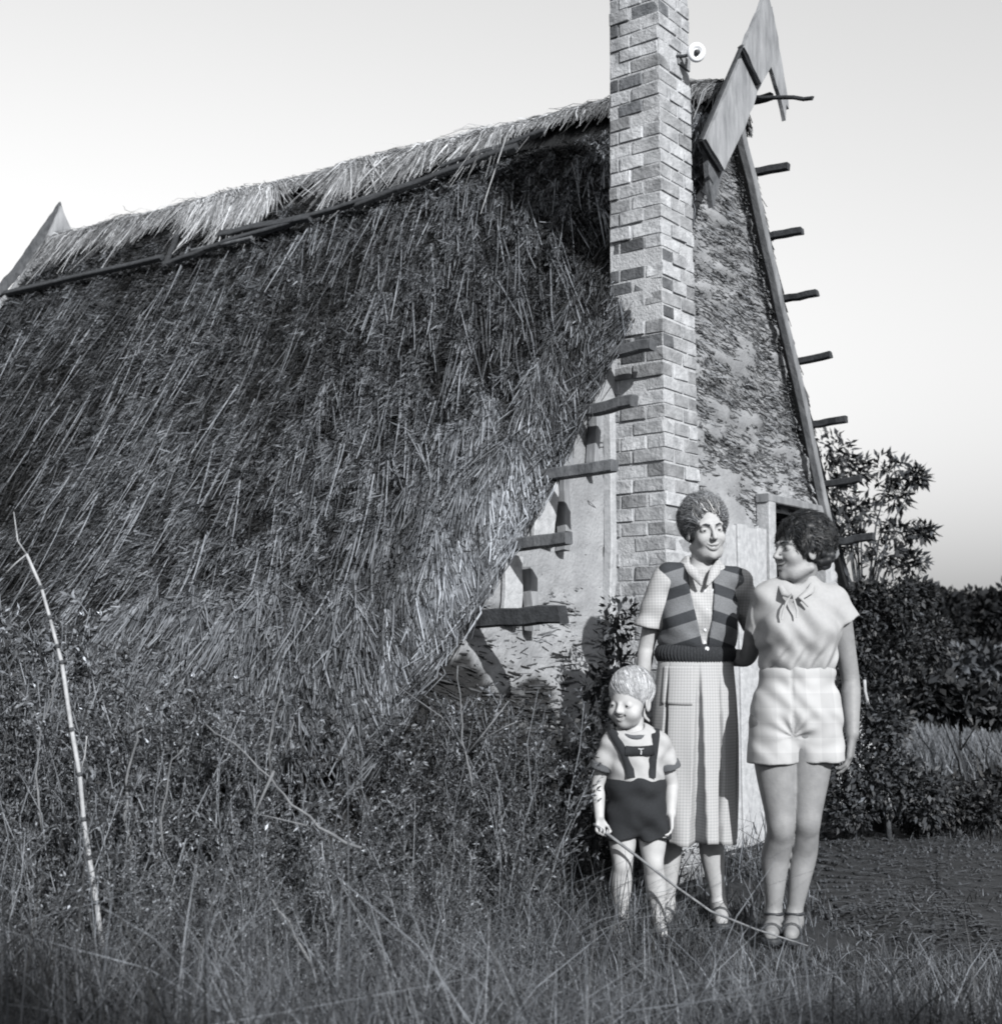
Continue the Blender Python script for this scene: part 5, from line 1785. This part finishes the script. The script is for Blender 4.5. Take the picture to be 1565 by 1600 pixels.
# ---- trodden path by the doorway
ppx = [(1278, 1318), (1330, 1300), (1420, 1298), (1520, 1312), (1640, 1335), (1760, 1420), (1700, 1560), (1560, 1500), (1440, 1470), (1330, 1448), (1268, 1400)]
ctr = []
for (a_, b_) in ppx:
    d_ = ray(a_, b_); o_ = Vector((0, 0, CAM_H)); q_ = o_ + d_ * (-CAM_H / d_.z); ctr.append((q_.x, q_.y))
ctr = np.array(ctr)
def in_poly(x, y, poly):
    x, y = np.asarray(x), np.asarray(y); c = np.zeros(x.shape, bool); j = len(poly) - 1
    for i in range(len(poly)):
        xi, yi = poly[i]; xj, yj = poly[j]
        c ^= ((yi > y) != (yj > y)) & (x < (xj - xi) * (y - yi) / (yj - yi + 1e-12) + xi)
        j = i
    return c
cen = ctr.mean(0)
dense = []
for i in range(len(ctr)):
    p0, p1, p2, p3 = ctr[i - 1], ctr[i], ctr[(i + 1) % len(ctr)], ctr[(i + 2) % len(ctr)]
    for t in np.linspace(0, 1, 8, endpoint=False):
        dense.append(.5 * (2 * p1 + (p2 - p0) * t + (2 * p0 - 5 * p1 + 4 * p2 - p3) * t * t + (3 * p1 - p0 - 3 * p2 + p3) * t ** 3))
dense = np.array(dense)
dense += RNG.normal(0, .02, dense.shape)
V, Fq = [], []
K_ = 8
for k in range(K_ + 1):
    f_ = k / K_
    pts = cen + (dense - cen) * f_
    z_ = ground_z(pts[:, 0], pts[:, 1]) - .02 + .012 * (1 - f_ ** 3) - .006 * f_ + .006
    V.append(np.column_stack([pts, z_ + RNG.normal(0, .003, len(pts))]))
V = np.vstack(V); nd = len(dense)
for k in range(K_):
    for i in range(nd):
        Fq.append((k * nd + i, k * nd + (i + 1) % nd, (k + 1) * nd + (i + 1) % nd, (k + 1) * nd + i))
path = np_mesh('path', V, np.array(Fq), m_path, smooth=True)
tag(path, kind='structure')
poly = dense.tolist()

def house_side(x, y):
    """gable coordinates of ground points"""
    rx, ry = x - GO.x, y - GO.y
    return rx * u.x + ry * u.y, rx * v.x + ry * v.y
t_eave = al + bl * HE - .2
def blocked(x, y, pad=0.0):
    t, s = house_side(x, y)
    inside = (t > al + bl * .5 - pad) & (t < ar + .1) & (s > -.03) & (s < L_H)
    ch = (x - CH_C.x) * u.x + (y - CH_C.y) * u.y, (x - CH_C.x) * v.x + (y - CH_C.y) * v.y
    chm = (ch[0] > -.02) & (ch[0] < CH_W + .02) & (ch[1] > -.02) & (ch[1] < CH_D)
    return inside | chm

# ---- grass
def grass(n, xr, yr, hmul, seed, density=None, wd=(.0013, .0030), tone=1.0, lean=.75, tsd=.6, seg=4):
    g = np.random.default_rng(seed)
    y = yr[0] + (yr[1] - yr[0]) * g.random(n) ** 1.25
    half = .40 * y + .3
    x = g.uniform(-1, 1, n) * half
    ok = (x > xr[0]) & (x < xr[1]) & ~blocked(x, y)
    pth = in_poly(x + .5 * (fbm(x * 2.5, y * 2.5, 71) - .5), y + .7 * (fbm(x * 2.5, y * 2.5, 72) - .5), poly)
    ok &= ~(pth & (g.random(n) > .14 * (fbm(x * 3, y * 3, 55) > .5)))
    x, y = x[ok], y[ok]
    d = fbm(x * 1.6, y * 1.6, seed, 3)
    ok = g.random(len(x)) < np.clip((d - .36) * 4.5, .05, 1)
    x, y, d = x[ok], y[ok], d[ok]
    n = len(x)
    onp = in_poly(x, y, poly)
    h = np.where(onp, .35, 1.0) * hmul(x, y) * np.exp(g.normal(0, .4, n)) * (.3 + 1.1 * d)
    az = g.uniform(0, 2 * math.pi, n)
    ln_ = np.abs(g.normal(0, lean, n)) + .12
    dirv = np.stack([np.cos(az), np.sin(az), np.zeros(n)], 1)
    f = np.linspace(0, 1, seg)
    P = np.empty((n, seg, 3))
    z0 = ground_z(x, y) - .025
    for i, ff in enumerate(f):
        P[:, i, 0] = x; P[:, i, 1] = y
        P[:, i] += dirv * (h * ln_ * ff ** 1.8)[:, None]
        P[:, i, 2] = z0 + h * ff * (1 - .25 * np.clip(ln_, 0, 1.4) * ff)
    S_ = unit(np.cross(dirv, np.array([0, 0, 1.])) + g.normal(0, .4, (n, 3)))
    w_ = g.uniform(*wd, n)
    V, Fq = strips(P, w_[:, None] * np.array([1, .9, .65, .12])[None, :seg] if seg == 4 else w_[:, None] * np.linspace(1, .2, seg)[None], S_)
    tn = tone * np.exp(g.normal(0, tsd, n)) * (.2 + 3.0 * fbm(x * 1.5, y * 1.5, seed + 5) ** 2)
    tn = np.where(g.random(n) < .16, tn * 3.6, tn)
    return V, Fq, np.repeat(np.clip(tn, .1, 3.5), seg * 2)
bag = Bag()
h_near = lambda x, y: .105 + .12 * np.clip((4.7 - y) / 1.3, 0, 1) * np.clip(1.2 - x * .5, .4, 1.2) - .055 * np.clip((x - .5) / .4, 0, 1) * (y > 4.4) * (y < 6.2)
bag.add(*grass(80000, (-9, 9), (2.7, 6.2), h_near, 101))
bag.add(*grass(26000, (-.35, .95), (4.6, 5.4), lambda x, y: .20 - .11 * np.clip((x - .55) / .25, 0, 1), 105, tone=1.1))
bag.add(*grass(30000, (-9, 12), (5.8, 12), lambda x, y: .16 + 0 * x, 102, wd=(.003, .006), seg=3))
bag.add(*grass(22000, (-20, 30), (10, 40), lambda x, y: .22 + .01 * y, 103, wd=(.008, .018), tone=1.1, seg=3))
go = bag.build('grass', m_grass)
tag(go, 'thin tangled grass covering the ground around the house', 'grass', kind='stuff')
# dry pale grass lit in the clearing beyond the bushes
bag = Bag()
g = np.random.default_rng(140)
n = 9000
c0 = W(1545, 1178, 15.5)
x = c0.x + g.normal(0, 1.5, n); y = 15.0 + g.normal(0, 1.3, n)
h = g.uniform(.15, .45, n); az = g.uniform(0, 6.28, n)
P = np.empty((n, 3, 3))
for i, ff in enumerate((0, .5, 1)):
    P[:, i, 0] = x + np.cos(az) * .4 * h * ff ** 2; P[:, i, 1] = y + np.sin(az) * .4 * h * ff ** 2; P[:, i, 2] = h * ff - .02
V, Fq = strips(P, np.tile([.007, .006, .002], (n, 1)), unit(np.stack([-np.sin(az), np.cos(az), 0 * az], 1)))
bag.add(V, Fq, np.repeat(2.6 * np.exp(g.normal(0, .3, n)), 6))
dg = bag.build('dry_grass', m_grass); tag(dg, 'bleached dry grass in the sunny clearing past the bushes', 'grass', kind='stuff')

# ---- feathery weeds: templates stamped into one mass
def weed_template(seed, h=1.0, nb=16, leaf=.018, spread=.28, leafy=1.0, dry=.3):
    g = np.random.default_rng(seed)
    b = Bag()
    nseg = 6
    z = np.linspace(0, 1, nseg)
    wob = np.cumsum(g.normal(0, .035, (nseg, 2)), 0) * h
    stem = np.column_stack([wob, z * h])
    def rib(pts, w0, w1, tone):
        P = np.asarray(pts)[None]
        az = g.uniform(0, 3.14)
        V, Fq = strips(P, np.linspace(w0, w1, len(pts))[None], np.array([[math.cos(az), math.sin(az), 0]]))
        b.add(V, Fq, tone)
    rib(stem, .004, .0015, 2.6)
    LP, LD, LT = [], [], []
    for i in range(nb):
        f = g.uniform(.12, 1)
        p0 = np.array([np.interp(f, z, stem[:, k]) for k in range(3)])
        az = g.uniform(0, 6.28); L = spread * h * (1.1 - .75 * f) * g.uniform(.5, 1.2)
        up = g.uniform(.5, 1.3)
        d = unit(np.array([math.cos(az), math.sin(az), up]))
        pts = [p0, p0 + d * L * .5 + np.array([0, 0, .01]), p0 + d * L + np.array([0, 0, -.02 * g.random()])]
        rib(pts, .0018, .0007, 2.2)
        m = int(g.integers(13, 22) * leafy)
        for j in range(m):
            q = g.uniform(.15, 1.05)
            pp = np.array([np.interp(q, [0, .5, 1], [pts[0][k], pts[1][k], pts[2][k]]) for k in range(3)])
            LP.append(pp); LD.append(unit(d + g.normal(0, .7, 3))); LT.append(np.exp(g.normal(0, .75)))
    LP, LD, LT = np.array(LP), np.array(LD), np.array(LT)
    n = len(LP)
    l = g.uniform(.6, 1.4, n) * leaf
    S_ = unit(np.cross(LD, g.normal(0, 1, (n, 3))))
    w_ = l * g.uniform(.12, .22, n)
    mid = LP + LD * (l * .45)[:, None]                       # one lens-shaped quad per leaf
    V = np.stack([LP, mid - S_ * w_[:, None], LP + LD * l[:, None], mid + S_ * w_[:, None]], 1).reshape(-1, 3)
    b.add(V, np.arange(n * 4).reshape(n, 4), np.repeat(LT, 4))
    return b.arrays()
temps = [weed_template(200 + i, 1.0, nb=int(14 + 6 * (i % 3)), leaf=.017 + .005 * (i % 3), spread=.25 + .06 * (i % 2)) for i in range(8)]
temps_t = [weed_template(260 + i, 1.0, nb=9, leaf=.022, spread=.2, leafy=.8) for i in range(4)]

def stamp(bag, tpl, x, y, z, h, rot, lean, tone):
    V, Fq, T = tpl
    c, s = math.cos(rot), math.sin(rot)
    Q = V * h
    X = Q[:, 0] * c - Q[:, 1] * s + Q[:, 2] * lean[0]; Y = Q[:, 0] * s + Q[:, 1] * c + Q[:, 2] * lean[1]
    bag.add(np.column_stack([X + x, Y + y, Q[:, 2] + z]), Fq, T * tone)
bag = Bag()
g = np.random.default_rng(300)
# strip of weeds along the eave, tall at the left, and around the house corner
cnt = 0
while cnt < 860:
    s_ = g.uniform(-.9, 6.0)
    dd = abs(g.normal(0, .55)) + .02
    base_t = al + bl * .35 - .25
    P_ = GP(base_t - dd, 0, s_)
    x, y = P_.x, P_.y
    if y < 2.6 or abs(x) > .42 * y + .4: continue
    h = (.96 + .17 * np.clip(s_, 0, 3.5) - .28 * dd) * g.uniform(.6, 1.15)
    if s_ < -.15: h *= .62
    if h < .15: continue
    stamp(bag, temps[int(g.integers(8))], x, y, -.03, h, g.uniform(0, 6.28), g.normal(0, .14, 2), g.uniform(.65, 1.35))
    cnt += 1
for i in range(430):                                       # lower weeds through the foreground, denser to the left
    y = g.uniform(3.4, 5.2); x = g.uniform(-.42 * y, .035 * y)
    t_, s_ = house_side(x, y)
    if t_ > al + bl * .5: continue
    h = g.uniform(.15, .42) * (1.25 if x < -.8 else .9)
    stamp(bag, temps[int(g.integers(8))], x, y, -.03, h, g.uniform(0, 6.28), g.normal(0, .2, 2), g.uniform(.6, 1.2))
for i in range(300):                                        # against the left gable wall and chimney foot
    t_ = g.uniform(-1.9, -.30); off = -abs(g.normal(.15, .22)) - .05
    P_ = GP(t_, 0, off)
    if P_.x / P_.y > .05 and P_.y < 5.95: continue          # keep the spot where the child stands clear
    stamp(bag, temps[int(g.integers(8))], P_.x, P_.y, -.02, g.uniform(.3, .8) * (1.25 if t_ < -1.1 else .9), g.uniform(0, 6.28), g.normal(0, .15, 2), g.uniform(.5, 1.1) * (.4 if t_ > -.95 else 1))  # weeds left of the child painted darker for the shadow there
wo = bag.build('weeds', m_weed)
tag(wo, 'dense feathery weeds growing up against the thatch eave', 'weeds', kind='stuff')

# ---- broad-leaved plants at the wall
def leaf_cloud(centres, radii, n, seed, size, tone=1.0, tsd=.4, flat=.0, hollow=.55, wl=.24):
    g = np.random.default_rng(seed)
    k = g.integers(0, len(centres), n)
    d = unit(g.normal(0, 1, (n, 3))) * (g.random((n, 1)) ** .4 * (1 - hollow * .0))
    P0 = np.asarray(centres)[k] + d * np.asarray(radii)[k]
    D = unit(d + g.normal(0, .7, (n, 3)) + np.array([0, 0, -.15]))
    l = g.uniform(.6, 1.4, n) * size
    S_ = unit(np.cross(D, np.array([0, 0, 1.]) + g.normal(0, .6, (n, 3))))
    mid = P0 + D * (l * .45)[:, None] + np.array([0, 0, .06]) * l[:, None]
    V = np.stack([P0, mid - S_ * (l * wl)[:, None], P0 + D * l[:, None], mid + S_ * (l * wl)[:, None]], 1).reshape(-1, 3)
    return V, np.arange(n * 4).reshape(n, 4), np.repeat(tone * np.exp(g.normal(0, tsd, n)), 4)

def wall_plant(pix, off, label, seed, nleaf=260, size=.035):
    """a leafy climber: stems through photo points on a plane in front of the wall"""
    pts = [on_plane(a_, b_, GO + v * off, v) for (a_, b_) in pix]
    base_ = Vector((pts[0].x, pts[0].y, 0))
    e = empty('wall_shrub', base_)
    tag(e, label, 'shrub', 'leafy plants at the wall foot')
    L = [base_] + pts
    tube_obj('stem', [q - base_ for q in L], np.linspace(.008, .003, len(L)), m_bark, e, 6)
    cs = [np.array(q - base_) for q in L for _ in (0,)]
    fine = []
    for a_, b_ in zip(L[:-1], L[1:]):
        for t in np.linspace(0, 1, 5): fine.append(np.array(a_.lerp(b_, t) - base_))
    fine = fine[4:]
    V, Fq, T = leaf_cloud(fine, [np.array((.09, .07, .07))] * len(fine), nleaf, seed, size)
    np_mesh('foliage', V, Fq, m_leaf, e, False, T)
wall_plant([(965, 1120), (970, 1040), (962, 985), (968, 950)], -.42, 'leafy dark shrub climbing the chimney foot behind the child', 1, 420, .04)
wall_plant([(925, 1185), (920, 1120), (930, 1075), (955, 1060)], -.22, 'low leafy shrub at the wall left of the child\'s head', 2, 420, .038)
wall_plant([(905, 1260), (900, 1210), (895, 1160)], -.30, 'pale speckled shrub low beside the child\'s shoulder', 3, 300, .032)
wall_plant([(850, 1290), (845, 1180), (850, 1110)], -.30, 'shrub in the shade under the lowest purlin end', 4, 240, .035)

# ---- bleached stalks and twigs in the weeds
def twig(name, pix, rad, label, m=None, branches=(), nodes=False, group='dry stalks in the weeds'):
    """pix: (px, py, Y)"""
    pts = [W(*q) for q in pix]
    if not nodes:                                             # crooked between the points
        P_ = []
        for a_, b_ in zip(pts[:-1], pts[1:]):
            for t in (0, .35, .7): P_.append(a_.lerp(b_, t) + Vector(RNG.normal(0, .0035, 3)))
        pts = P_ + [pts[-1]]
    base_ = Vector((pts[0].x, pts[0].y, 0))
    e = empty(name, base_)
    tag(e, label, 'stalk', group)
    tube_obj('stem', [q - base_ for q in pts], np.linspace(rad[0], rad[1], len(pts)), m or m_dry, e, 8, .05)
    for br, r_ in branches:
        tube_obj('side_branch', [W(*q) - base_ for q in br], np.linspace(r_, r_ * .5, len(br)), m or m_dry, e, 6, .05)
    if nodes:
        for i in range(1, len(pts) - 1):
            t_ = (pts[i + 1] - pts[i - 1]).normalized()
            c_ = pts[i] - base_; r_ = rad[0] + (rad[1] - rad[0]) * i / (len(pts) - 1)
            tube_obj('node', [c_ - t_ * .007, c_, c_ + t_ * .007], [r_ * 1.05, r_ * 1.35, r_ * 1.05], m_node, e, 8)
    return e
twig('bare_stalk', [(160, 1480, 4.15), (151, 1410, 4.15), (140, 1340, 4.15), (131, 1280, 4.15), (125, 1210, 4.15), (112, 1140, 4.15), (97, 1035, 4.15), (90, 1010, 4.15), (78, 965, 4.15), (65, 918, 4.15), (42, 866, 4.15)],
     (.0082, .0045), 'tall bleached cane stalk with dark nodes rising from the weeds at far left', nodes=True,
     branches=[([(125, 1210, 4.15), (133, 1180, 4.14), (136, 1150, 4.13)], .003), ([(42, 866, 4.15), (28, 845, 4.14), (22, 800, 4.16)], .003), ([(42, 866, 4.15), (25, 880, 4.14), (10, 895, 4.13)], .0025)])
twig('dry_twig', [(565, 1330, 4.4), (500, 1290, 4.4), (455, 1255, 4.4), (422, 1216, 4.4), (370, 1165, 4.42), (322, 1132, 4.45)], (.005, .002), 'forked grey twig leaning left across the weeds below the thatch', m_dry2,
     branches=[([(424, 1218, 4.4), (420, 1170, 4.38), (428, 1120, 4.38), (440, 1080, 4.38)], .004), ([(428, 1205, 4.4), (412, 1240, 4.36), (398, 1272, 4.34)], .006), ([(480, 1290, 4.38), (430, 1278, 4.36), (392, 1270, 4.35)], .003), ([(440, 1185, 4.39), (452, 1150, 4.38), (460, 1128, 4.38)], .003)])
twig('dry_twig', [(205, 1330, 4.5), (196, 1280, 4.5), (197, 1220, 4.5), (212, 1165, 4.5), (224, 1140, 4.5)], (.006, .003), 'short upright dry twig right of the tall bleached stalk', m_dry2)
twig('dry_twig', [(70, 1300, 4.6), (55, 1210, 4.6), (62, 1150, 4.6), (80, 1090, 4.6), (92, 1050, 4.6)], (.004, .002), 'thin bent dry twig left of the tall bleached stalk', m_dry2)
twig('dry_twig', [(255, 1330, 4.5), (255, 1260, 4.5), (262, 1200, 4.5), (290, 1165, 4.5)], (.004, .002), 'thin dry twig curving right over the foreground weeds', m_dry2)
twig('dry_twig', [(495, 1530, 3.95), (460, 1460, 3.95), (425, 1405, 3.95)], (.006, .003), 'short fallen grey stick lying in the front grass', m_dry2)
twig('dry_twig', [(735, 1230, 5.0), (728, 1180, 5.0), (720, 1110, 5.0), (715, 1040, 5.0)], (.0045, .002), 'thin pale sapling before the shaded house corner', m_dry2,
     branches=[([(728, 1180, 5.0), (760, 1140, 4.98), (795, 1095, 4.97)], .004), ([(726, 1170, 5.0), (690, 1120, 5.0), (615, 1068, 5.0)], .003), ([(745, 1160, 4.99), (790, 1135, 4.97), (815, 1125, 4.96)], .003)])
twig('dry_twig', [(1352, 1165, 8.3), (1356, 1120, 8.3), (1350, 1062, 8.3)], (.012, .010), 'pale thin stake standing behind the woman in shorts', m_dry, group='stakes by the bushes')
twig('dry_twig', [(1404, 1150, 10.), (1404, 1120, 10.), (1402, 1095, 10.)], (.012, .009), 'short weathered stake among the bushes on the right', m_dry2, group='stakes by the bushes')

# ---- trees and bushes on the right
def tree(name, label, base_px, Y, crown, nleaf, size, mleaf, seed, group=None, cat='tree', trunk=.05, tone=1.0, tsd=.45, wl=.24):
    """crown: list of (px, py, dY, rx_px, ry_px) leaf clumps"""
    b0 = W(base_px, 1040, Y); base_ = Vector((b0.x, b0.y, 0))
    e = empty(name, base_)
    tag(e, label, cat, group)
    cs, rs = [], []
    for (a_, c_, dY, rx, ry) in crown:
        q = W(a_, c_, Y + dY) - base_
        cs.append(np.array(q)); rs.append(np.array((rx * Y / F, max(rx, ry) * .8 * Y / F, ry * Y / F)))
    top = max(c[2] for c in cs)
    V_, F_ = [], []
    bg = Bag()
    hub = Vector((np.mean([c[0] for c in cs]) * .4, 0, top * .45))
    bg.add(*tube([Vector((0, 0, -.05)), Vector((hub.x * .4, 0, top * .2)), hub], [trunk, trunk * .8, trunk * .6], 8, .08))
    for c in cs:
        mid = (np.array(hub) + c) / 2 + np.array([0, 0, .08 * top])
        bg.add(*tube([np.array(hub), mid, c], [trunk * .45, trunk * .25, trunk * .08], 5, .08))
        gg = np.random.default_rng(int(abs(c[0] * 1000)) + seed)
        for t in range(4):
            dv = unit(gg.normal(0, 1, 3)) * rs[cs.index(c) if False else 0] * .8
            bg.add(*tube([c, c + dv * .5, c + dv], [trunk * .1, trunk * .06, trunk * .03], 4))
    bg.build('trunk', m_bark, e, True)
    V, Fq, T = leaf_cloud(cs, rs, nleaf, seed, size, tone, tsd, wl=wl)
    np_mesh('crown', V, Fq, mleaf, e, False, T)
    return e
tree('small_tree', 'leafy young tree with loose hanging leaves behind the house corner', 1330, 11.5,
     [(1300, 705, 0, 34, 32), (1330, 735, .2, 28, 24), (1390, 735, 0, 34, 28), (1400, 775, .1, 22, 22), (1432, 745, 0, 14, 14), (1345, 800, 0, 30, 22), (1310, 770, 0, 24, 24), (1400, 830, 0, 30, 16), (1440, 832, .1, 18, 12), (1330, 850, 0, 34, 26), (1380, 870, 0, 34, 24), (1420, 880, 0, 26, 20), (1310, 820, 0, 24, 30)],
     2000, .088, m_leaf, 401, trunk=.03, wl=.17)
tree('bush', 'dark bushy mass rising behind the woman in shorts', 1362, 8.7,
     [(1352, 945, 0, 34, 40), (1395, 945, 0, 46, 38), (1430, 930, .3, 34, 26), (1340, 1000, 0, 40, 60), (1400, 1010, 0, 54, 50), (1450, 1000, .2, 40, 46), (1360, 1080, 0, 50, 50)], 9000, .042, m_leaf, 402, 'bushes on the right', 'bush', .05, .8)
far = [(1400, 36, [(1400, 985, 0, 46, 40), (1370, 1000, 0, 34, 34)], 'farthest-left dark tree of the distant hedge line'),
       (1462, 40, [(1455, 968, 0, 40, 46), (1480, 985, 0, 34, 50)], 'dark hedge tree just right of the bushy mass'),
       (1515, 42, [(1505, 972, 0, 34, 38), (1530, 968, 0, 34, 40), (1500, 1005, 0, 40, 36)], 'dark distant hedge tree with a dipped top'),
       (1565, 40, [(1555, 965, 0, 34, 34), (1590, 960, 0, 44, 46), (1560, 1005, 0, 40, 40)], 'dark distant hedge tree at the right edge of the view')]
for i, (px_, Y_, cr_, lb) in enumerate(far):
    tree('hedge_tree', lb, px_, Y_, [(a_, b_, 0, c_ * 1.15, d_ * 1.2) for (a_, b_, _, c_, d_) in cr_] + [(px_, 1040, 0, 50, 30)], 5600, .22, m_leaf_far, 410 + i, 'trees of the distant hedge', 'tree', .16, .9)
for i, (px_, Y_, cr_, dens, sz, lb, tn) in enumerate([
        (1520, 22, [(1490, 1050, 0, 44, 34), (1540, 1045, 0, 44, 36), (1590, 1050, 0, 44, 36), (1455, 1065, 0, 34, 28)], 3200, .17, 'grey-green low bush before the distant hedge', 1.9),
        (1490, 11, [(1450, 1085, 0, 46, 36), (1500, 1100, 0, 50, 26), (1560, 1105, 0, 46, 24)], 2200, .10, 'low scrubby bush beyond the sunny clearing', .8),
        (1380, 8.2, [(1340, 1190, 0, 48, 60), (1390, 1220, 0, 52, 56), (1440, 1245, 0, 46, 46), (1330, 1260, 0, 40, 40), (1385, 1130, 0, 36, 40)], 6500, .042, 'scrubby bush beside the path behind the woman in shorts', 1.2),
        (1490, 8.4, [(1480, 1250, 0, 46, 36), (1530, 1260, 0, 42, 30), (1440, 1275, 0, 40, 28)], 4000, .042, 'low dark bush along the far edge of the path', .7),
        (1600, 9.0, [(1570, 1240, 0, 40, 40), (1620, 1230, 0, 50, 50)], 1800, .06, 'dark bush cut by the right edge beside the path', .6)]):
    tree('bush', lb, px_, Y_, cr_, dens, sz, m_leaf, 430 + i, 'bushes on the right', 'bush', .02, tn)

# ---- bits of straw on the path
g = np.random.default_rng(500)
bag = Bag()
k = 0
while k < 1500:
    i = g.integers(len(dense)); p_ = cen + (dense[i] - cen) * g.random() ** .5
    az = g.uniform(-.5, .5) + (0 if g.random() < .7 else 1.4); l = g.uniform(.02, .13)
    d_ = np.array([math.cos(az), math.sin(az), 0]) * l / 2
    z_ = ground_z(p_[0], p_[1]) + .004
    c_ = np.array([p_[0], p_[1], z_])
    P = np.stack([c_ - d_, c_ + [0, 0, .006], c_ + d_])[None]
    V, Fq = strips(P, np.array([[.003, .003, .002]]), unit(np.array([[-d_[1], d_[0], .002]])))
    bag.add(V, Fq, g.uniform(.4, 2.4)); k += 1
st = bag.build('straw', m_grass); tag(st, 'scattered bits of straw lying on the trodden path', 'straw', kind='stuff')

# ---- unseen tree added behind the camera to shade the nearest grass
sx_, sy_, sz_ = SUN_DIR
g = np.random.default_rng(600)
kk = 11.0
e = empty('added_shade_tree', (3.9 * 1.0, -5.4, 0))
tag(e, 'unseen broad tree added behind the viewpoint to shade the nearest grass', 'tree')
bg = Bag(); cs, rs = [], []
for i in range(16):
    gx, gy = g.uniform(-3.2, 2.6), g.uniform(1.6, 3.55)
    k_ = (gy + 5.4 + g.normal(0, .5)) / -sy_
    c_ = np.array((gx + sx_ * k_, gy + sy_ * k_, sz_ * k_)) - np.array(e.location)
    cs.append(c_); rs.append(np.array((.55, .5, .30)))
hub = np.array((0, 0, 2.6))
bg.add(*tube([(0, 0, -.05), (.05, 0, 1.2), hub], [.17, .14, .11], 10, .05))
for c_ in cs: bg.add(*tube([hub, (hub + c_) / 2 + np.array((0, 0, .25)), c_], [.07, .045, .015], 6, .05))
bg.build('trunk', m_bark, e, True)
V, Fq, T = leaf_cloud(cs, rs, 9000, 601, .11)
np_mesh('crown', V, Fq, m_leaf, e, False, T)

# ---- loose clods on the path and at its edges
g = np.random.default_rng(700)
oct_v = np.array([(1, 0, 0), (-1, 0, 0), (0, 1, 0), (0, -1, 0), (0, 0, 1), (0, 0, -1)], float)
oct_f = np.array([(0, 2, 4, 4), (2, 1, 4, 4), (1, 3, 4, 4), (3, 0, 4, 4), (2, 0, 5, 5), (1, 2, 5, 5), (3, 1, 5, 5), (0, 3, 5, 5)])[:, :3]
bag = Bag()
for i in range(2600):
    k = g.integers(len(dense)); p_ = cen + (dense[k] - cen) * (g.random() ** .5) * 1.05
    r_ = .004 + .012 * g.random() ** 3
    Vv = oct_v * r_ * g.uniform(.6, 1.4, (6, 3)) + np.array([p_[0], p_[1], ground_z(p_[0], p_[1]) - .004])
    bag.add(Vv, oct_f, g.uniform(.5, 2.2))
cl = bag.build('soil_clods', mat('loose_soil', 0.032, 0.95, 0.3, 40, tone=True)); tag(cl, 'loose clods of earth strewn over the trodden path', 'soil', kind='stuff')
